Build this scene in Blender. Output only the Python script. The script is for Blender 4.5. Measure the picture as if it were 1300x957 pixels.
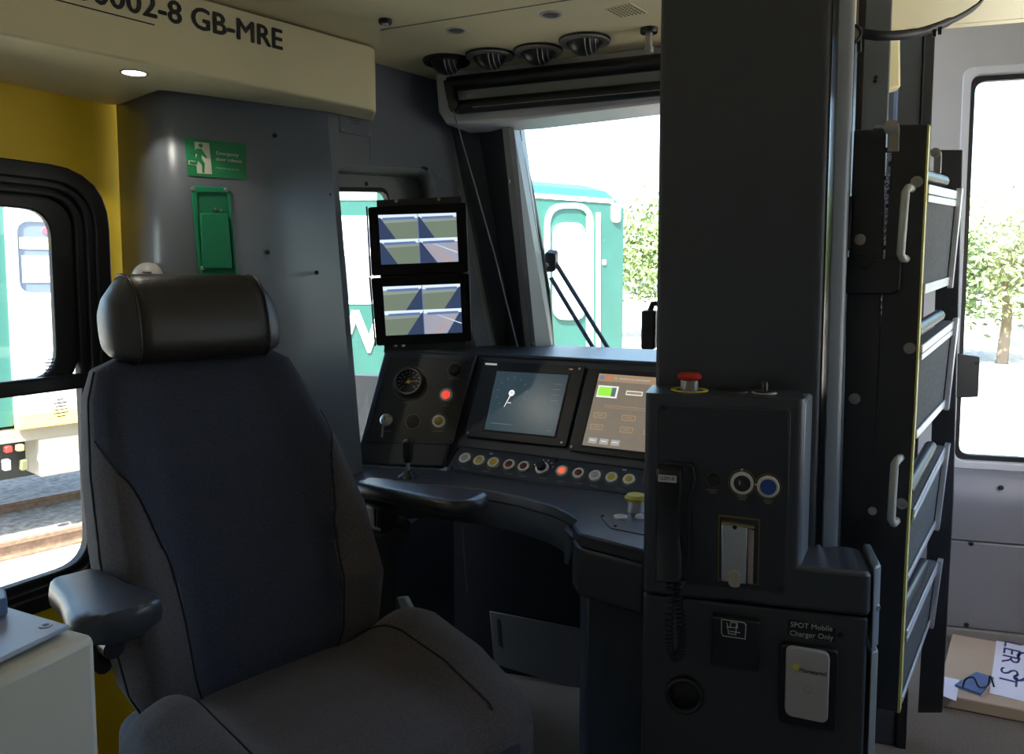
import bpy, bmesh, math, random
from mathutils import Vector as V, Matrix
random.seed(4)
for o in list(bpy.data.objects): bpy.data.objects.remove(o)
C = bpy.context.scene.collection
S = bpy.context.scene
# ------------------------------------------------------------------ camera
EYE = V((0, 0, 1.35)); FPX = 1000.0; PITCH = math.radians(4.5)
cam = bpy.data.cameras.new('camera'); camo = bpy.data.objects.new('camera', cam); C.objects.link(camo)
cam.sensor_fit = 'HORIZONTAL'; cam.sensor_width = 36; cam.lens = FPX * 36 / 1300
cam.shift_y = -44.5 / 1300; cam.clip_start = 0.02; cam.clip_end = 800
camo.location = EYE; camo.rotation_euler = (math.radians(90) - PITCH, 0, 0)
S.camera = camo
# ------------------------------------------------------------------ sky, sun, exposure
w = bpy.data.worlds.new('sky'); S.world = w; w.use_nodes = True
nt = w.node_tree; bg = nt.nodes['Background']
sky = nt.nodes.new('ShaderNodeTexSky'); sky.sky_type = 'NISHITA'; sky.sun_disc = False
sky.sun_elevation = math.radians(48); sky.sun_rotation = math.radians(195)
sky.air_density = 1.0; sky.dust_density = 2.5
nt.links.new(sky.outputs[0], bg.inputs[0]); bg.inputs[1].default_value = 0.30
sl = bpy.data.lights.new('sun', 'SUN'); sl.energy = 9; sl.angle = 0.01; sl.color = (1, .95, .86)
so = bpy.data.objects.new('sun', sl); C.objects.link(so); so.location = (-3, -9, 12)
so.rotation_euler = V((.25, .90, -1.15)).to_track_quat('-Z', 'Y').to_euler()
vs = S.view_settings; vs.view_transform = 'Standard'; vs.look = 'None'; vs.exposure = 2.0; vs.gamma = 1; vs.use_curve_mapping = False

# ------------------------------------------------------------------ pixel -> direction
def ray(px, py):
    x = (px - 650) / FPX; y = -(py - 434) / FPX
    c, s = math.cos(PITCH), math.sin(PITCH)
    return V((x, c + y * s, -s + y * c))
def pt(px, py, Y):
    d = ray(px, py); return EYE + d * (Y / d.y)
class PL:
    def __init__(s, p, n): s.p = V(p); s.n = V(n).normalized()
    def hit(s, px, py):
        d = ray(px, py); return EYE + d * ((s.p - EYE).dot(s.n) / d.dot(s.n))
    def off(s, d): return PL(s.p + s.n * d, s.n)
    def many(s, l): return [s.hit(*q) for q in l]
    def basis(s):
        v = (V((0, 0, 1)) - s.n * s.n.z)
        v = v.normalized() if v.length > .05 else V((0, 1, 0)); u = v.cross(s.n).normalized()
        return u, v, s.n
def plane3(a, b, c):
    n = (b - a).cross(c - a).normalized()
    if n.dot(EYE - a) < 0: n = -n
    return PL(a, n)
def horiz(z): return PL((0, 0, z), (0, 0, 1))
A16 = math.radians(16)
FW = V((math.sin(A16), math.cos(A16), 0)); RT = V((math.cos(A16), -math.sin(A16), 0)); UP = V((0, 0, 1))

# ------------------------------------------------------------------ materials
MATS = {}; EMS = .4      # lamps and screens against the daylight exposure
def mat(name, col, rough=.5, metal=0, bump=0, scale=200, var=0, emit=0, spec=.5, sheen=0, vscale=6):
    if name in MATS: return MATS[name]
    m = bpy.data.materials.new(name); m.use_nodes = True; n = m.node_tree.nodes; l = m.node_tree.links
    b = n['Principled BSDF']; b.inputs['Base Color'].default_value = (*col, 1)
    b.inputs['Roughness'].default_value = rough; b.inputs['Metallic'].default_value = metal
    b.inputs['Specular IOR Level'].default_value = spec
    if sheen: b.inputs['Sheen Weight'].default_value = sheen; b.inputs['Sheen Roughness'].default_value = .5
    tc = n.new('ShaderNodeTexCoord')
    if emit:
        b.inputs['Emission Color'].default_value = (*col, 1); b.inputs['Emission Strength'].default_value = emit * EMS
    nz = n.new('ShaderNodeTexNoise'); nz.inputs['Scale'].default_value = vscale; nz.inputs['Detail'].default_value = 5
    l.new(tc.outputs['Object'], nz.inputs['Vector'])
    rp = n.new('ShaderNodeValToRGB'); k = max(var, .02)
    rp.color_ramp.elements[0].position = .3; rp.color_ramp.elements[1].position = .7
    rp.color_ramp.elements[0].color = (*[max(0, c * (1 - k)) for c in col], 1)
    rp.color_ramp.elements[1].color = (*[min(1, c * (1 + k)) for c in col], 1)
    l.new(nz.outputs['Fac'], rp.inputs['Fac']); l.new(rp.outputs['Color'], b.inputs['Base Color'])
    if bump:
        n2 = n.new('ShaderNodeTexNoise'); n2.inputs['Scale'].default_value = scale; n2.inputs['Detail'].default_value = 3
        l.new(tc.outputs['Object'], n2.inputs['Vector'])
        bp = n.new('ShaderNodeBump'); bp.inputs['Strength'].default_value = bump; bp.inputs['Distance'].default_value = .002
        l.new(n2.outputs['Fac'], bp.inputs['Height']); l.new(bp.outputs['Normal'], b.inputs['Normal'])
    MATS[name] = m; return m
def glass(name, tint, refl=.05):
    m = bpy.data.materials.new(name); m.use_nodes = True; n = m.node_tree.nodes; l = m.node_tree.links
    n.remove(n['Principled BSDF']); t = n.new('ShaderNodeBsdfTransparent'); t.inputs[0].default_value = (*tint, 1)
    g = n.new('ShaderNodeBsdfGlossy'); g.inputs['Roughness'].default_value = .01
    fr = n.new('ShaderNodeFresnel'); fr.inputs[0].default_value = 1.35
    mx = n.new('ShaderNodeMixShader'); l.new(fr.outputs[0], mx.inputs[0]); l.new(t.outputs[0], mx.inputs[1]); l.new(g.outputs[0], mx.inputs[2])
    l.new(mx.outputs[0], n['Material Output'].inputs[0]); MATS[name] = m; return m
CREAM = mat('cream_panel', (.77, .69, .43), .45, bump=.04, scale=300)
LOWP = mat('lower_panel_shaded', (.20, .20, .225), .42, bump=.03, scale=300)  # darkened colour stands in for the weaker light low on the right wall
PALE = mat('pale_grey_panel', (.46, .45, .45), .42, bump=.03, scale=300)  # upper right wall, kept lighter for the bounce light it gets
WHITE = mat('white_panel', (.62, .62, .64), .42, bump=.03, scale=300)
YEL = mat('yellow_panel', (.86, .58, .012), .45, bump=.03, scale=300)
GREY = mat('grey_moulding', (.145, .165, .19), .30, bump=.12, scale=900)
LGREY = mat('light_grey_moulding', (.24, .26, .25), .45, bump=.1, scale=900)
DARK = mat('charcoal_moulding', (.036, .041, .052), .40, bump=.15, scale=900)
DESK = mat('desk_moulding', (.042, .048, .060), .36, bump=.15, scale=900)
PANEL = mat('instrument_panel', (.030, .029, .028), .38, bump=.05, scale=900)
STRIP = mat('button_strip', (.035, .045, .068), .35, bump=.05, scale=900)
BLACK = mat('black_plastic', (.010, .010, .012), .38, bump=.05, scale=700)
RUB = mat('black_rubber', (.006, .006, .007), .5, bump=.05)
LEATH = mat('black_leather', (.020, .016, .013), .34, bump=.25, scale=450)
LEATHG = mat('grey_leather', (.05, .05, .052), .4, bump=.25, scale=450)
NAVY = mat('navy_fabric', (.042, .046, .068), .95, bump=.6, scale=700, var=.25, sheen=.10, spec=.1, vscale=300)
BOL = mat('bolster_fabric', (.085, .077, .084), .95, bump=.6, scale=700, var=.25, sheen=.12, spec=.1, vscale=300)
ARM = mat('armrest_vinyl', (.030, .033, .042), .33, bump=.15, scale=500)
STEEL = mat('brushed_steel', (.55, .54, .52), .32, 1, bump=.08, scale=600)
ALU = mat('aluminium', (.62, .63, .65), .38, .7, bump=.05)
SATIN = mat('satin_grey_metal', (.33, .32, .30), .4, .6)
GRN = mat('green_enamel', (.012, .26, .12), .4, bump=.03)
SIGN = mat('sign_green', (.015, .23, .085), .45)
CRM = mat('sign_cream', (.60, .60, .48), .5)
BUT_R = mat('dark_red_lens', (.16, .008, .012), .3); BUT_L = mat('lit_red_lens', (.9, .05, .03), .3, emit=.7)
BUT_O = mat('lit_orange_lens', (.9, .13, .05), .3, emit=.5); BUT_Y = mat('yellow_lens', (.55, .40, .03), .3)
BUT_W = mat('grey_lens', (.36, .36, .35), .3); BUT_B = mat('blue_lens', (.015, .06, .30), .3); RED = mat('red_plastic', (.5, .02, .015), .35)
BEZ = mat('button_bezel', (.68, .66, .62), .35, .1); OCH = mat('ochre_line', (.20, .15, .045), .5)
INK = mat('white_print', (.55, .55, .55), .6); DINK = mat('black_print', (.012, .012, .014), .6); NINK = mat('navy_print', (.02, .03, .12), .6)
HINT = mat('small_grey_print', (.16, .15, .13), .6)
GRIT = mat('grit_tread', (.075, .08, .08), .9, bump=1, scale=500, var=.4, vscale=120)
YEDGE = mat('yellow_edge', (.80, .66, .05), .5)
CARD = mat('cardboard', (.36, .27, .19), .85, bump=.1, scale=120, var=.08); TAPE = mat('white_tape', (.62, .62, .70), .35)
CARP = mat('carpet', (.12, .095, .07), .95, bump=.8, scale=350, var=.35, vscale=250)
GLASS = glass('clear_glass', (.93, .96, .95))

# ------------------------------------------------------------------ object helpers
def finish(name, bm, m, parent, bevel=0, smooth=40, seg=2):
    bmesh.ops.recalc_face_normals(bm, faces=bm.faces)
    me = bpy.data.meshes.new(name)
    if parent is not None: org = parent.matrix_world.translation.copy() if parent.type == 'EMPTY' else V(parent['_o'])
    else:
        vs_ = [v.co for v in bm.verts]
        lo = V([min(v[i] for v in vs_) for i in range(3)]); hi = V([max(v[i] for v in vs_) for i in range(3)])
        org = V(((lo.x + hi.x) / 2, (lo.y + hi.y) / 2, lo.z))
    bmesh.ops.translate(bm, verts=bm.verts, vec=-org)
    bm.to_mesh(me); bm.free()
    for mm in (m if isinstance(m, (list, tuple)) else [m]): me.materials.append(mm)
    if smooth: me.shade_smooth(); me.set_sharp_from_angle(angle=math.radians(smooth))
    o = bpy.data.objects.new(name, me); C.objects.link(o)
    if parent is not None: o.parent = parent; o['_o'] = tuple(org)
    else: o.location = org; o['_o'] = tuple(org)
    if bevel:
        b = o.modifiers.new('bevel', 'BEVEL'); b.width = bevel; b.segments = seg; b.limit_method = 'ANGLE'; b.angle_limit = math.radians(35)
        b.harden_normals = False
    return o
def thing(name, label, cat, loc, group=None):
    o = bpy.data.objects.new(name, None); C.objects.link(o); o.location = loc; o.empty_display_size = .05
    o.matrix_world = Matrix.Translation(V(loc)); return tag(o, label, cat, group)
def tag(o, label, cat, group=None):
    o['label'] = label; o['category'] = cat
    if group: o['group'] = group
    return o
def struct(o): o['kind'] = 'structure'; return o
def prism(name, pts, n, t, m, parent=None, bevel=0, smooth=40):
    bm = bmesh.new(); n = V(n) * t
    a = [bm.verts.new(p) for p in pts]; b = [bm.verts.new(V(p) + n) for p in pts]; k = len(pts)
    bm.faces.new(a); bm.faces.new(b[::-1])
    for i in range(k): bm.faces.new((a[i], b[i], b[(i + 1) % k], a[(i + 1) % k]))
    return finish(name, bm, m, parent, bevel, smooth)
def ring(name, outer, inner, n, t, m, parent=None, bevel=0, n_in=None):
    bm = bmesh.new(); n = V(n) * t; k = len(outer)
    A = [bm.verts.new(p) for p in outer]; B = [bm.verts.new(V(p) + n) for p in outer]
    a = [bm.verts.new(p) for p in inner]; b = [bm.verts.new(V(p) + n) for p in inner]
    for i in range(k):
        j = (i + 1) % k
        bm.faces.new((A[i], A[j], a[j], a[i])); bm.faces.new((B[i], b[i], b[j], B[j]))
        bm.faces.new((A[i], B[i], B[j], A[j])); bm.faces.new((a[i], a[j], b[j], b[i]))
    return finish(name, bm, m, parent, bevel)
def axes(n):
    n = V(n).normalized(); u = (UP.cross(n) if abs(n.z) < .95 else V((1, 0, 0)).cross(n)).normalized(); return u, n.cross(u), n
def lathe(name, c, n, prof, m, parent=None, seg=24, smooth=40, squash=1, cap=True):
    u, v, n = axes(n); bm = bmesh.new(); rs = []
    for r, z in prof:
        if r <= 1e-6: rs.append([bm.verts.new(V(c) + n * z)])
        else: rs.append([bm.verts.new(V(c) + n * z + (u * math.cos(a) + v * squash * math.sin(a)) * r) for a in [2 * math.pi * i / seg for i in range(seg)]])
    for a, b in zip(rs, rs[1:]):
        for i in range(seg):
            j = (i + 1) % seg
            if len(a) == 1 and len(b) == 1: continue
            if len(a) == 1: bm.faces.new((a[0], b[i], b[j]))
            elif len(b) == 1: bm.faces.new((a[i], b[0], a[j]))
            else: bm.faces.new((a[i], b[i], b[j], a[j]))
    for r_ in (rs[0], rs[-1]):
        if cap and len(r_) > 1: bm.faces.new(r_)
    if not cap: bmesh.ops.remove_doubles(bm, verts=bm.verts, dist=1e-6)
    return finish(name, bm, m, parent, 0, smooth)
def disc(name, c, n, r, t, m, parent=None, seg=24, z0=0): return lathe(name, c, n, [(r, z0), (r, z0 + t * .75), (r * .93, z0 + t)], m, parent, seg)
def rim(name, c, n, r0, r1, t, m, parent=None, seg=28, z0=0): return lathe(name, c, n, [(r1, z0), (r1, z0 + t), ((r0 + r1) / 2, z0 + t * 1.15), (r0, z0 + t), (r0, z0), (r1, z0)], m, parent, seg, cap=False)
def tube(name, pts, r, m, parent=None, seg=8, closed=False):
    pts = [V(p) for p in pts]; bm = bmesh.new(); rs = []; k = len(pts); prev = None
    for i, p in enumerate(pts):
        t = (pts[min(i + 1, k - 1)] - pts[max(i - 1, 0)]).normalized()
        if prev is None: u = t.orthogonal().normalized()
        else: u = (prev - t * prev.dot(t)).normalized()
        prev = u; vv = t.cross(u); rr = r[i] if isinstance(r, (list, tuple)) else r
        rs.append([bm.verts.new(p + (u * math.cos(a) + vv * math.sin(a)) * rr) for a in [2 * math.pi * q / seg for q in range(seg)]])
    for a, b in zip(rs, rs[1:]):
        for i in range(seg): j = (i + 1) % seg; bm.faces.new((a[i], b[i], b[j], a[j]))
    bm.faces.new(rs[0]); bm.faces.new(rs[-1])
    return finish(name, bm, m, parent, 0, 60)
def box(name, c, ax, size, m, parent=None, bevel=0):
    bm = bmesh.new(); bmesh.ops.create_cube(bm, size=1)
    ax = [V(a).normalized() for a in ax]
    for v in bm.verts: q = v.co.copy(); v.co = V(c) + ax[0] * q.x * size[0] + ax[1] * q.y * size[1] + ax[2] * q.z * size[2]
    return finish(name, bm, m, parent, bevel)
def loft(name, rings, m, parent=None, smooth=60, fmat=None, bevel=0):
    bm = bmesh.new(); rs = [[bm.verts.new(p) for p in r] for r in rings]; k = len(rs[0])
    for q, (a, b) in enumerate(zip(rs, rs[1:])):
        for i in range(k):
            j = (i + 1) % k; f = bm.faces.new((a[i], b[i], b[j], a[j]))
            if fmat: f.material_index = fmat(q, i)
    bm.faces.new(rs[0]); bm.faces.new(rs[-1])
    return finish(name, bm, m, parent, bevel, smooth)
def quadpt(q, s, t):   # q = TL,TR,BR,BL ; s right, t down
    return q[0] * (1 - s) * (1 - t) + q[1] * s * (1 - t) + q[2] * s * t + q[3] * (1 - s) * t
def rquad(q, r, k=5):   # rounded quad, r fraction of side (rs, rt)
    rs, rt = r if isinstance(r, tuple) else (r, r); o = []
    for (cs, ct, a0) in ((rs, rt, 180), (1 - rs, rt, 270), (1 - rs, 1 - rt, 0), (rs, 1 - rt, 90)):
        for i in range(k + 1):
            a = math.radians(a0 + 90 * i / k); o.append(quadpt(q, cs + rs * math.cos(a), ct + rt * math.sin(a)))
    return o
def arcround(pts, r, k=4):   # round the corners of a 3-D polygon
    o = []; n = len(pts)
    for i in range(n):
        p, a, b = V(pts[i]), V(pts[i - 1]), V(pts[(i + 1) % n]); rr = r[i] if isinstance(r, (list, tuple)) else r
        if rr <= 0: o.append(p); continue
        da, db = (a - p), (b - p); d = min(rr, da.length * .48, db.length * .48)
        A, B = p + da.normalized() * d, p + db.normalized() * d
        for q in range(k + 1):
            t = q / k; o.append(A * (1 - t) ** 2 + p * 2 * t * (1 - t) + B * t * t)
    return o
def text(name, s, o, u, v, size, m, parent, align='CENTER', lift=.0012, depth=.0004, bold=0, sx=1):
    c = bpy.data.curves.new(name, 'FONT'); c.body = s; c.size = size; c.align_x = align; c.align_y = 'CENTER'; c.extrude = depth; c.offset = bold; c.resolution_u = 3
    t = bpy.data.objects.new('tmp', c); C.objects.link(t)
    dg = bpy.context.evaluated_depsgraph_get(); me = bpy.data.meshes.new_from_object(t.evaluated_get(dg))
    bpy.data.objects.remove(t)
    u = V(u).normalized(); v = V(v); v = (v - u * v.dot(u)).normalized(); n = u.cross(v)
    bm = bmesh.new(); bm.from_mesh(me); bpy.data.meshes.remove(me)
    for q in bm.verts: p = q.co.copy(); q.co = V(o) + u * p.x * sx + v * p.y + n * (p.z + lift)
    return finish(name, bm, m, parent, 0, 0)
def screw(c, n, r, parent, m=None, name='screw'):
    return lathe(name, c, n, [(r, -.001), (r, .001), (r * .75, .0025), (r * .35, .0025), (r * .3, .0012), (0, .0012)], m or RUB, parent, 12)

# ================================================================== SETTING
def rf(r, f, z=0): return RT * r + FW * f + UP * z
def hole_panel(name, O, I, rad, n, t, m, parent=None, bevel=0):
    k = 6; inner = arcround(I, rad, k); outer = []
    for i in range(4):
        c, a, b = V(O[i]), V(O[i - 1]), V(O[(i + 1) % 4]); da, db = (a - c).normalized(), (b - c).normalized()
        s = inner[i * (k + 1)]; e = inner[i * (k + 1) + k]; la, lb = (s - c).dot(da), (e - c).dot(db)
        for j in range(k + 1):
            outer.append(c + da * la * (3 - j) / 3 if j < 3 else c + db * lb * (j - 3) / 3)
    return ring(name, outer, inner, n, t, m, parent, bevel)
ZC = 1.97
struct(prism('floor', [rf(-2.6, -1.2), rf(1.45, -1.2), rf(1.45, 3.4), rf(-2.0, 3.4)], -UP, .06, CARP))
ceil = struct(prism('ceiling', [rf(-2.6, -1.2, ZC), rf(1.45, -1.2, ZC), rf(1.45, 2.17, ZC), rf(-.1, 2.2, ZC), rf(-.72, 2.29, ZC), rf(-.80, 2.75, ZC), rf(-2.0, 2.75, ZC)], UP, .05, CREAM))
struct(prism('ceiling', [rf(.02, 2.18, 2.42), rf(1.45, 2.18, 2.42), rf(1.45, 3.4, 2.42), rf(.02, 3.4, 2.42)], UP, .05, WHITE))
struct(prism('trim_1', [rf(.02, 2.2, ZC), rf(1.45, 2.18, ZC), rf(1.45, 2.18, 2.42), rf(.02, 2.2, 2.42)], FW, .03, CREAM))
# ---- left wall, yellow, with the side window
WA = math.radians(28); WF = V((math.sin(WA), math.cos(WA), 0)); WR = V((math.cos(WA), -math.sin(WA), 0))
WL = PL(pt(155, 355, 2.1), WR)
def wl(f, z, d=0): return WR * (WL.p.dot(WR) + d) + WF * f + UP * z
f_end = WL.hit(155, 300).dot(WF) + .06
win_r = WL.hit(133, 480).dot(WF); win_t = WL.hit(0, 213).z; win_b = WL.hit(9, 778).z; win_l = win_r - 1.15
wall_left = struct(hole_panel('wall_left', [wl(-1.2, 2.0), wl(f_end, 2.0), wl(f_end, 0), wl(-1.2, 0)], [wl(win_l, win_t), wl(win_r, win_t), wl(win_r, win_b), wl(win_l, win_b)], .13, -WR, .06, YEL))
wf = thing('window_1', 'side window in the yellow wall with rounded black rubber frame', 'window', wl(win_r - .5, win_b)); wf['kind'] = 'structure'
def rr(l, r, b, t, rad, d): return arcround([wl(l, t, d), wl(r, t, d), wl(r, b, d), wl(l, b, d)], rad, 6)
for (i, (a, b, d0, t, m)) in enumerate(((-.022, .018, -.005, .02, RUB), (.012, .034, -.02, .022, BLACK), (.030, .052, -.045, .03, RUB))):
    ring('window_frame', rr(win_l + a, win_r - a, win_b + a, win_t - a, .13 - a, d0), rr(win_l + b, win_r - b, win_b + b, win_t - b, .13 - b, d0), WR, t, m, wf, .004)
zb = WL.hit(60, 489).z
ring('sash_frame', rr(win_l + .05, win_r - .05, zb - .012, win_t - .05, .085, -.05), rr(win_l + .09, win_r - .105, zb + .015, win_t - .085, .07, -.05), WR, .02, RUB, wf, .004)
prism('window_bar', [wl(win_l + .03, zb - .02, -.04), wl(win_r - .03, zb - .02, -.04), wl(win_r - .03, zb + .018, -.04), wl(win_l + .03, zb + .018, -.04)], WR, .032, BLACK, wf, .006)
prism('pane', rr(win_l + .04, win_r - .04, win_b + .04, win_t - .04, .09, -.042), WR, .004, GLASS, wf)
for k, (px, py) in enumerate(((65, 463), (77, 514))):
    p = WL.off(-.036).hit(px, py)
    for j, s in enumerate((.016, .036, .026, .034, .038, .022)):
        box('glass_marking', p - UP * (j * .0085 - .014), (WF, UP, WR), (s, .003, .0004), DINK, wf)
# ---- rear and right walls (behind and beside the camera) that close the cab; doorway omitted and window shrunk to cut light
struct(prism('wall_rear', [rf(-2.6, -1.0, 2.0), rf(1.45, -1.0, 2.0), rf(1.45, -1.0, 0), rf(-2.6, -1.0, 0)], -FW, .06, WHITE))
struct(hole_panel('wall_right', [rf(1.35, 3.4, 2.42), rf(1.35, -1.2, 2.42), rf(1.35, -1.2, 0), rf(1.35, 3.4, 0)], [rf(1.35, 2.5, 1.8), rf(1.35, 1.3, 1.8), rf(1.35, 1.3, .9), rf(1.35, 2.5, .9)], .12, RT, .06, WHITE))
# ---- front left corner: grey moulded panels
P1 = PL(pt(275, 200, 2.0), V((.588, -.81, 0)))
e_t = P1.hit(412, 118); e_b = P1.hit(451, 578)
e_t2 = e_t + (e_t - e_b) * .35; e_b2 = e_b + (e_b - e_t) * .55
l_t = P1.hit(203, 118); d1 = (V((e_t.x, e_t.y, 0)) - V((l_t.x, l_t.y, 0))).normalized()
side = pt(157, 300, 2.09)
foot = arcround([V((side.x - .02, side.y + .05, 0)), V((side.x, side.y, 0)), V((l_t.x, l_t.y, 0)), V((l_t.x, l_t.y, 0)) + d1 * .12], [0, 0, .07, 0], 8)[1:-1]
def front_corner():
    bm = bmesh.new(); zs = [0, .5, 1.0, 1.5, 2.0]; rows = []
    for z in zs:
        row = [V((p.x, p.y, z)) for p in foot]
        t = (z - e_b.z) / (e_t.z - e_b.z); row.append(e_b.lerp(e_t, t)); rows.append([bm.verts.new(p) for p in row])
    for a, b in zip(rows, rows[1:]):
        for i in range(len(a) - 1): bm.faces.new((a[i], a[i + 1], b[i + 1], b[i]))
    o = finish('wall_front_left', bm, GREY, None, 0, 50)
    s = o.modifiers.new('solid', 'SOLIDIFY'); s.thickness = .012; s.offset = 0
    return struct(o)
wfl = front_corner()
P2 = plane3(e_t, e_b, pt(590, 290, 2.60))
# second panel with the small window recess
O2 = [e_t2, P2.hit(545, 70), P2.hit(640, 520), e_b2]
hole2 = P2.many([(428, 209), (545, 214), (622, 508)]) + [e_b2 + (P2.hit(640, 520) - e_b2).normalized() * .03 + (e_t - e_b).normalized() * .02]
wf2 = struct(hole_panel('wall_front_left', O2, hole2, [.03, .035, .06, .02], -P2.n, .012, GREY))
prism('panel_facing', P2.off(.0012).many([(470, 60), (560, 75), (584, 240), (554, 226), (549, 216), (540, 211.5), (470, 208)]), -P2.n, .004, GREY, wf2)
w2 = thing('window_2', 'small cab window in a deep recess behind the twin monitors', 'window', P2.hit(500, 560)); w2['kind'] = 'structure'
h_in = arcround(hole2, [.03, .035, .06, .02], 6); P2b = P2.off(-.13)
q2 = P2b.many([(400, 218), (531, 226), (590, 500), (440, 660)]); h_bk = arcround(q2, [.03, .035, .06, .02], 6)
bm = bmesh.new(); A = [bm.verts.new(p - P2.n * .006) for p in h_in]; B = [bm.verts.new(p) for p in h_bk]
for i in range(len(A)): j = (i + 1) % len(A); bm.faces.new((A[i], A[j], B[j], B[i]))
rv = finish('reveal', bm, LGREY, w2, 0, 50); sm = rv.modifiers.new('solid', 'SOLIDIFY'); sm.thickness = .006; sm.offset = 0
q3 = P2b.many([(402, 241), (486, 242), (530, 490), (445, 645)])
ring('inner_frame', arcround(q2, [.03, .035, .06, .02], 6), arcround(q3, [.02, .03, .05, .02], 6), P2.n, .014, LGREY, w2, .003)
ring('seal', arcround([p + (p - (q3[0] + q3[2]) / 2).normalized() * .008 for p in q3], .03, 6), arcround([p - (p - (q3[0] + q3[2]) / 2).normalized() * .006 for p in q3], .03, 6), P2.n, .02, RUB, w2)
prism('pane', arcround(q3, .03, 6), -P2.n, .004, GLASS, w2)
screw(P2b.hit(461, 234) + P2.n * .015, P2.n, .007, w2)
# ---- A pillar, raked, three strips
def strip(name, a, b, c, d, m, t=.02, parent=None):   # TL TR BR BL
    n = (b - a).cross(d - a).normalized(); n = n if n.dot(EYE - a) > 0 else -n
    return prism(name, [a, b, c, d], -n, t, m, parent, 0)
T = [pt(545, 70, 2.47), pt(572, 70, 2.47), pt(636, 70, 2.36), pt(652, 70, 2.46)]
Bm = [pt(640, 520, 2.86), pt(648, 520, 2.82), pt(682, 520, 2.72), pt(714, 520, 2.86)]
T[0] = P2.off(-.001).hit(535, 70); Bm[0] = P2.off(-.001).hit(630, 520); T[1] = P2.off(-.001).hit(574, 70); Bm[1] = P2.off(-.001).hit(655, 520)
ap = thing('trim_2', 'raked windscreen pillar in light and dark grey', 'pillar', pt(650, 520, 2.8)); ap['kind'] = 'structure'
strip('pillar_edge', T[0], T[1], Bm[1], Bm[0], LGREY, .02, ap); strip('pillar_cover', T[1], T[2], Bm[2], Bm[1], DARK, .02, ap)
strip('pillar_side', T[2], T[3], Bm[3], Bm[2], LGREY, .02, ap)
prism('pillar_core', [T[0] + FW * .035, T[3] + FW * .02 - RT * .01, Bm[3] + FW * .02 - RT * .01, Bm[0] + FW * .035], FW, .03, DARK, ap)
for (px, py) in ((646, 230), (676, 436)): screw(plane3(T[2], T[3], Bm[3]).hit(px, py), (T[3] - T[2]).cross(UP), .006, ap)
# ---- windscreen
WS = plane3(pt(655, 160, 2.5), pt(700, 445, 2.82), pt(831, 130, 2.28))
wsq = [WS.hit(640, 70), WS.hit(960, 70), WS.hit(960, 520), WS.hit(712, 520)]
ws = thing('window_3', 'large raked windscreen in front of the driving desk', 'windscreen', WS.hit(800, 520)); ws['kind'] = 'structure'
prism('pane', wsq, WS.n, .006, GLASS, ws)
tube('seal', [WS.hit(651, 120), WS.hit(659, 180), WS.hit(681, 310), WS.hit(705, 470)], .011, RUB, ws)
# ---- header over the windscreen
hd = V((RT.x, RT.y, 0)); H0 = pt(552, 104, 2.42); H1 = H0 + (pt(831, 67, 2.15) - H0) * 1.9
HP = plane3(H0, H1, H0 - UP * .3)
hq = [HP.hit(552, 100), HP.hit(1010, 50), HP.hit(1010, 112), HP.hit(831, 131), HP.hit(660, 152), HP.hit(566, 158), HP.hit(556, 142)]
hq[0].z = ZC; hq[1].z = ZC
struct(prism('trim_3', hq, -HP.n, .16, WHITE, None, .008))
# ---- front wall below the windscreen and behind the centre
struct(prism('wall_front', [rf(-1.75, 2.98, 0), rf(.25, 2.98, 0), rf(.25, 2.98, .95), rf(-1.75, 2.98, .95)], FW, .05, DARK))
struct(prism('wall_front', [rf(.16, 2.75, 0), rf(.52, 2.75, 0), rf(.52, 2.75, 2.42), rf(.16, 2.75, 2.42)], FW, .05, DARK))
FR = 3.24
FRP = PL(rf(0, FR), -FW)
wtl = FRP.hit(1229, 96); wbl = FRP.hit(1217, 584); rr_ = (wtl.dot(RT) + wbl.dot(RT)) / 2
wO = [rf(.5, FR, 2.42), rf(1.4, FR, 2.42), rf(1.4, FR, 0), rf(.5, FR, 0)]
wI = [rf(rr_, FR, wtl.z), rf(1.31, FR, wtl.z), rf(1.31, FR, wbl.z), rf(rr_, FR, wbl.z)]
wfr = struct(hole_panel('wall_front_right', wO, wI, .035, FW, .07, PALE, None, .006))
w4 = thing('window_4', 'right front window with thin black gasket in the pale wall', 'window', rf(rr_ + .2, FR, wbl.z)); w4['kind'] = 'structure'
def w4r(d, dep): return arcround([rf(rr_ + d, FR + dep, wtl.z - d), rf(1.31 - d, FR + dep, wtl.z - d), rf(1.31 - d, FR + dep, wbl.z + d), rf(rr_ + d, FR + dep, wbl.z + d)], .04, 6)
ring('gasket', w4r(-.004, .02), w4r(.018, .02), FW, .03, RUB, w4, .003); prism('pane', w4r(.01, .035), FW, .005, GLASS, w4)
ring('jamb', w4r(-.03, -.006), w4r(-.002, -.006), FW, .012, WHITE, w4, .004)
# lower lining of the right front wall
lw = thing('trim_4', 'pale moulded lining below the right front window', 'panel', rf(.95, FR, 0)); lw['kind'] = 'structure'
z1 = FRP.hit(1230, 603).z; z2 = FRP.hit(1230, 640).z; z3 = FRP.hit(1230, 682).z; z4 = FRP.hit(1230, 793).z
loft('sill_moulding', [[rf(r, FR - .002, z1 + .02), rf(r, FR - .03, z1), rf(r, FR - .05, z2), rf(r, FR - .045, z3 + .003), rf(r, FR - .002, z3 + .003)] for r in (.62, 1.35)], LOWP, lw, 50)
prism('lower_panel', [rf(.66, FR - .002, z3 - .003), rf(1.35, FR - .002, z3 - .003), rf(1.35, FR - .002, z4), rf(.66, FR - .002, z4)], -FW, .04, LOWP, lw, .008)
for (px, py) in ((1233, 690), (1227, 793), (1271, 619)): screw(PL(rf(0, FR - .045), -FW).hit(px, py), -FW, .009, lw)
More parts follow.
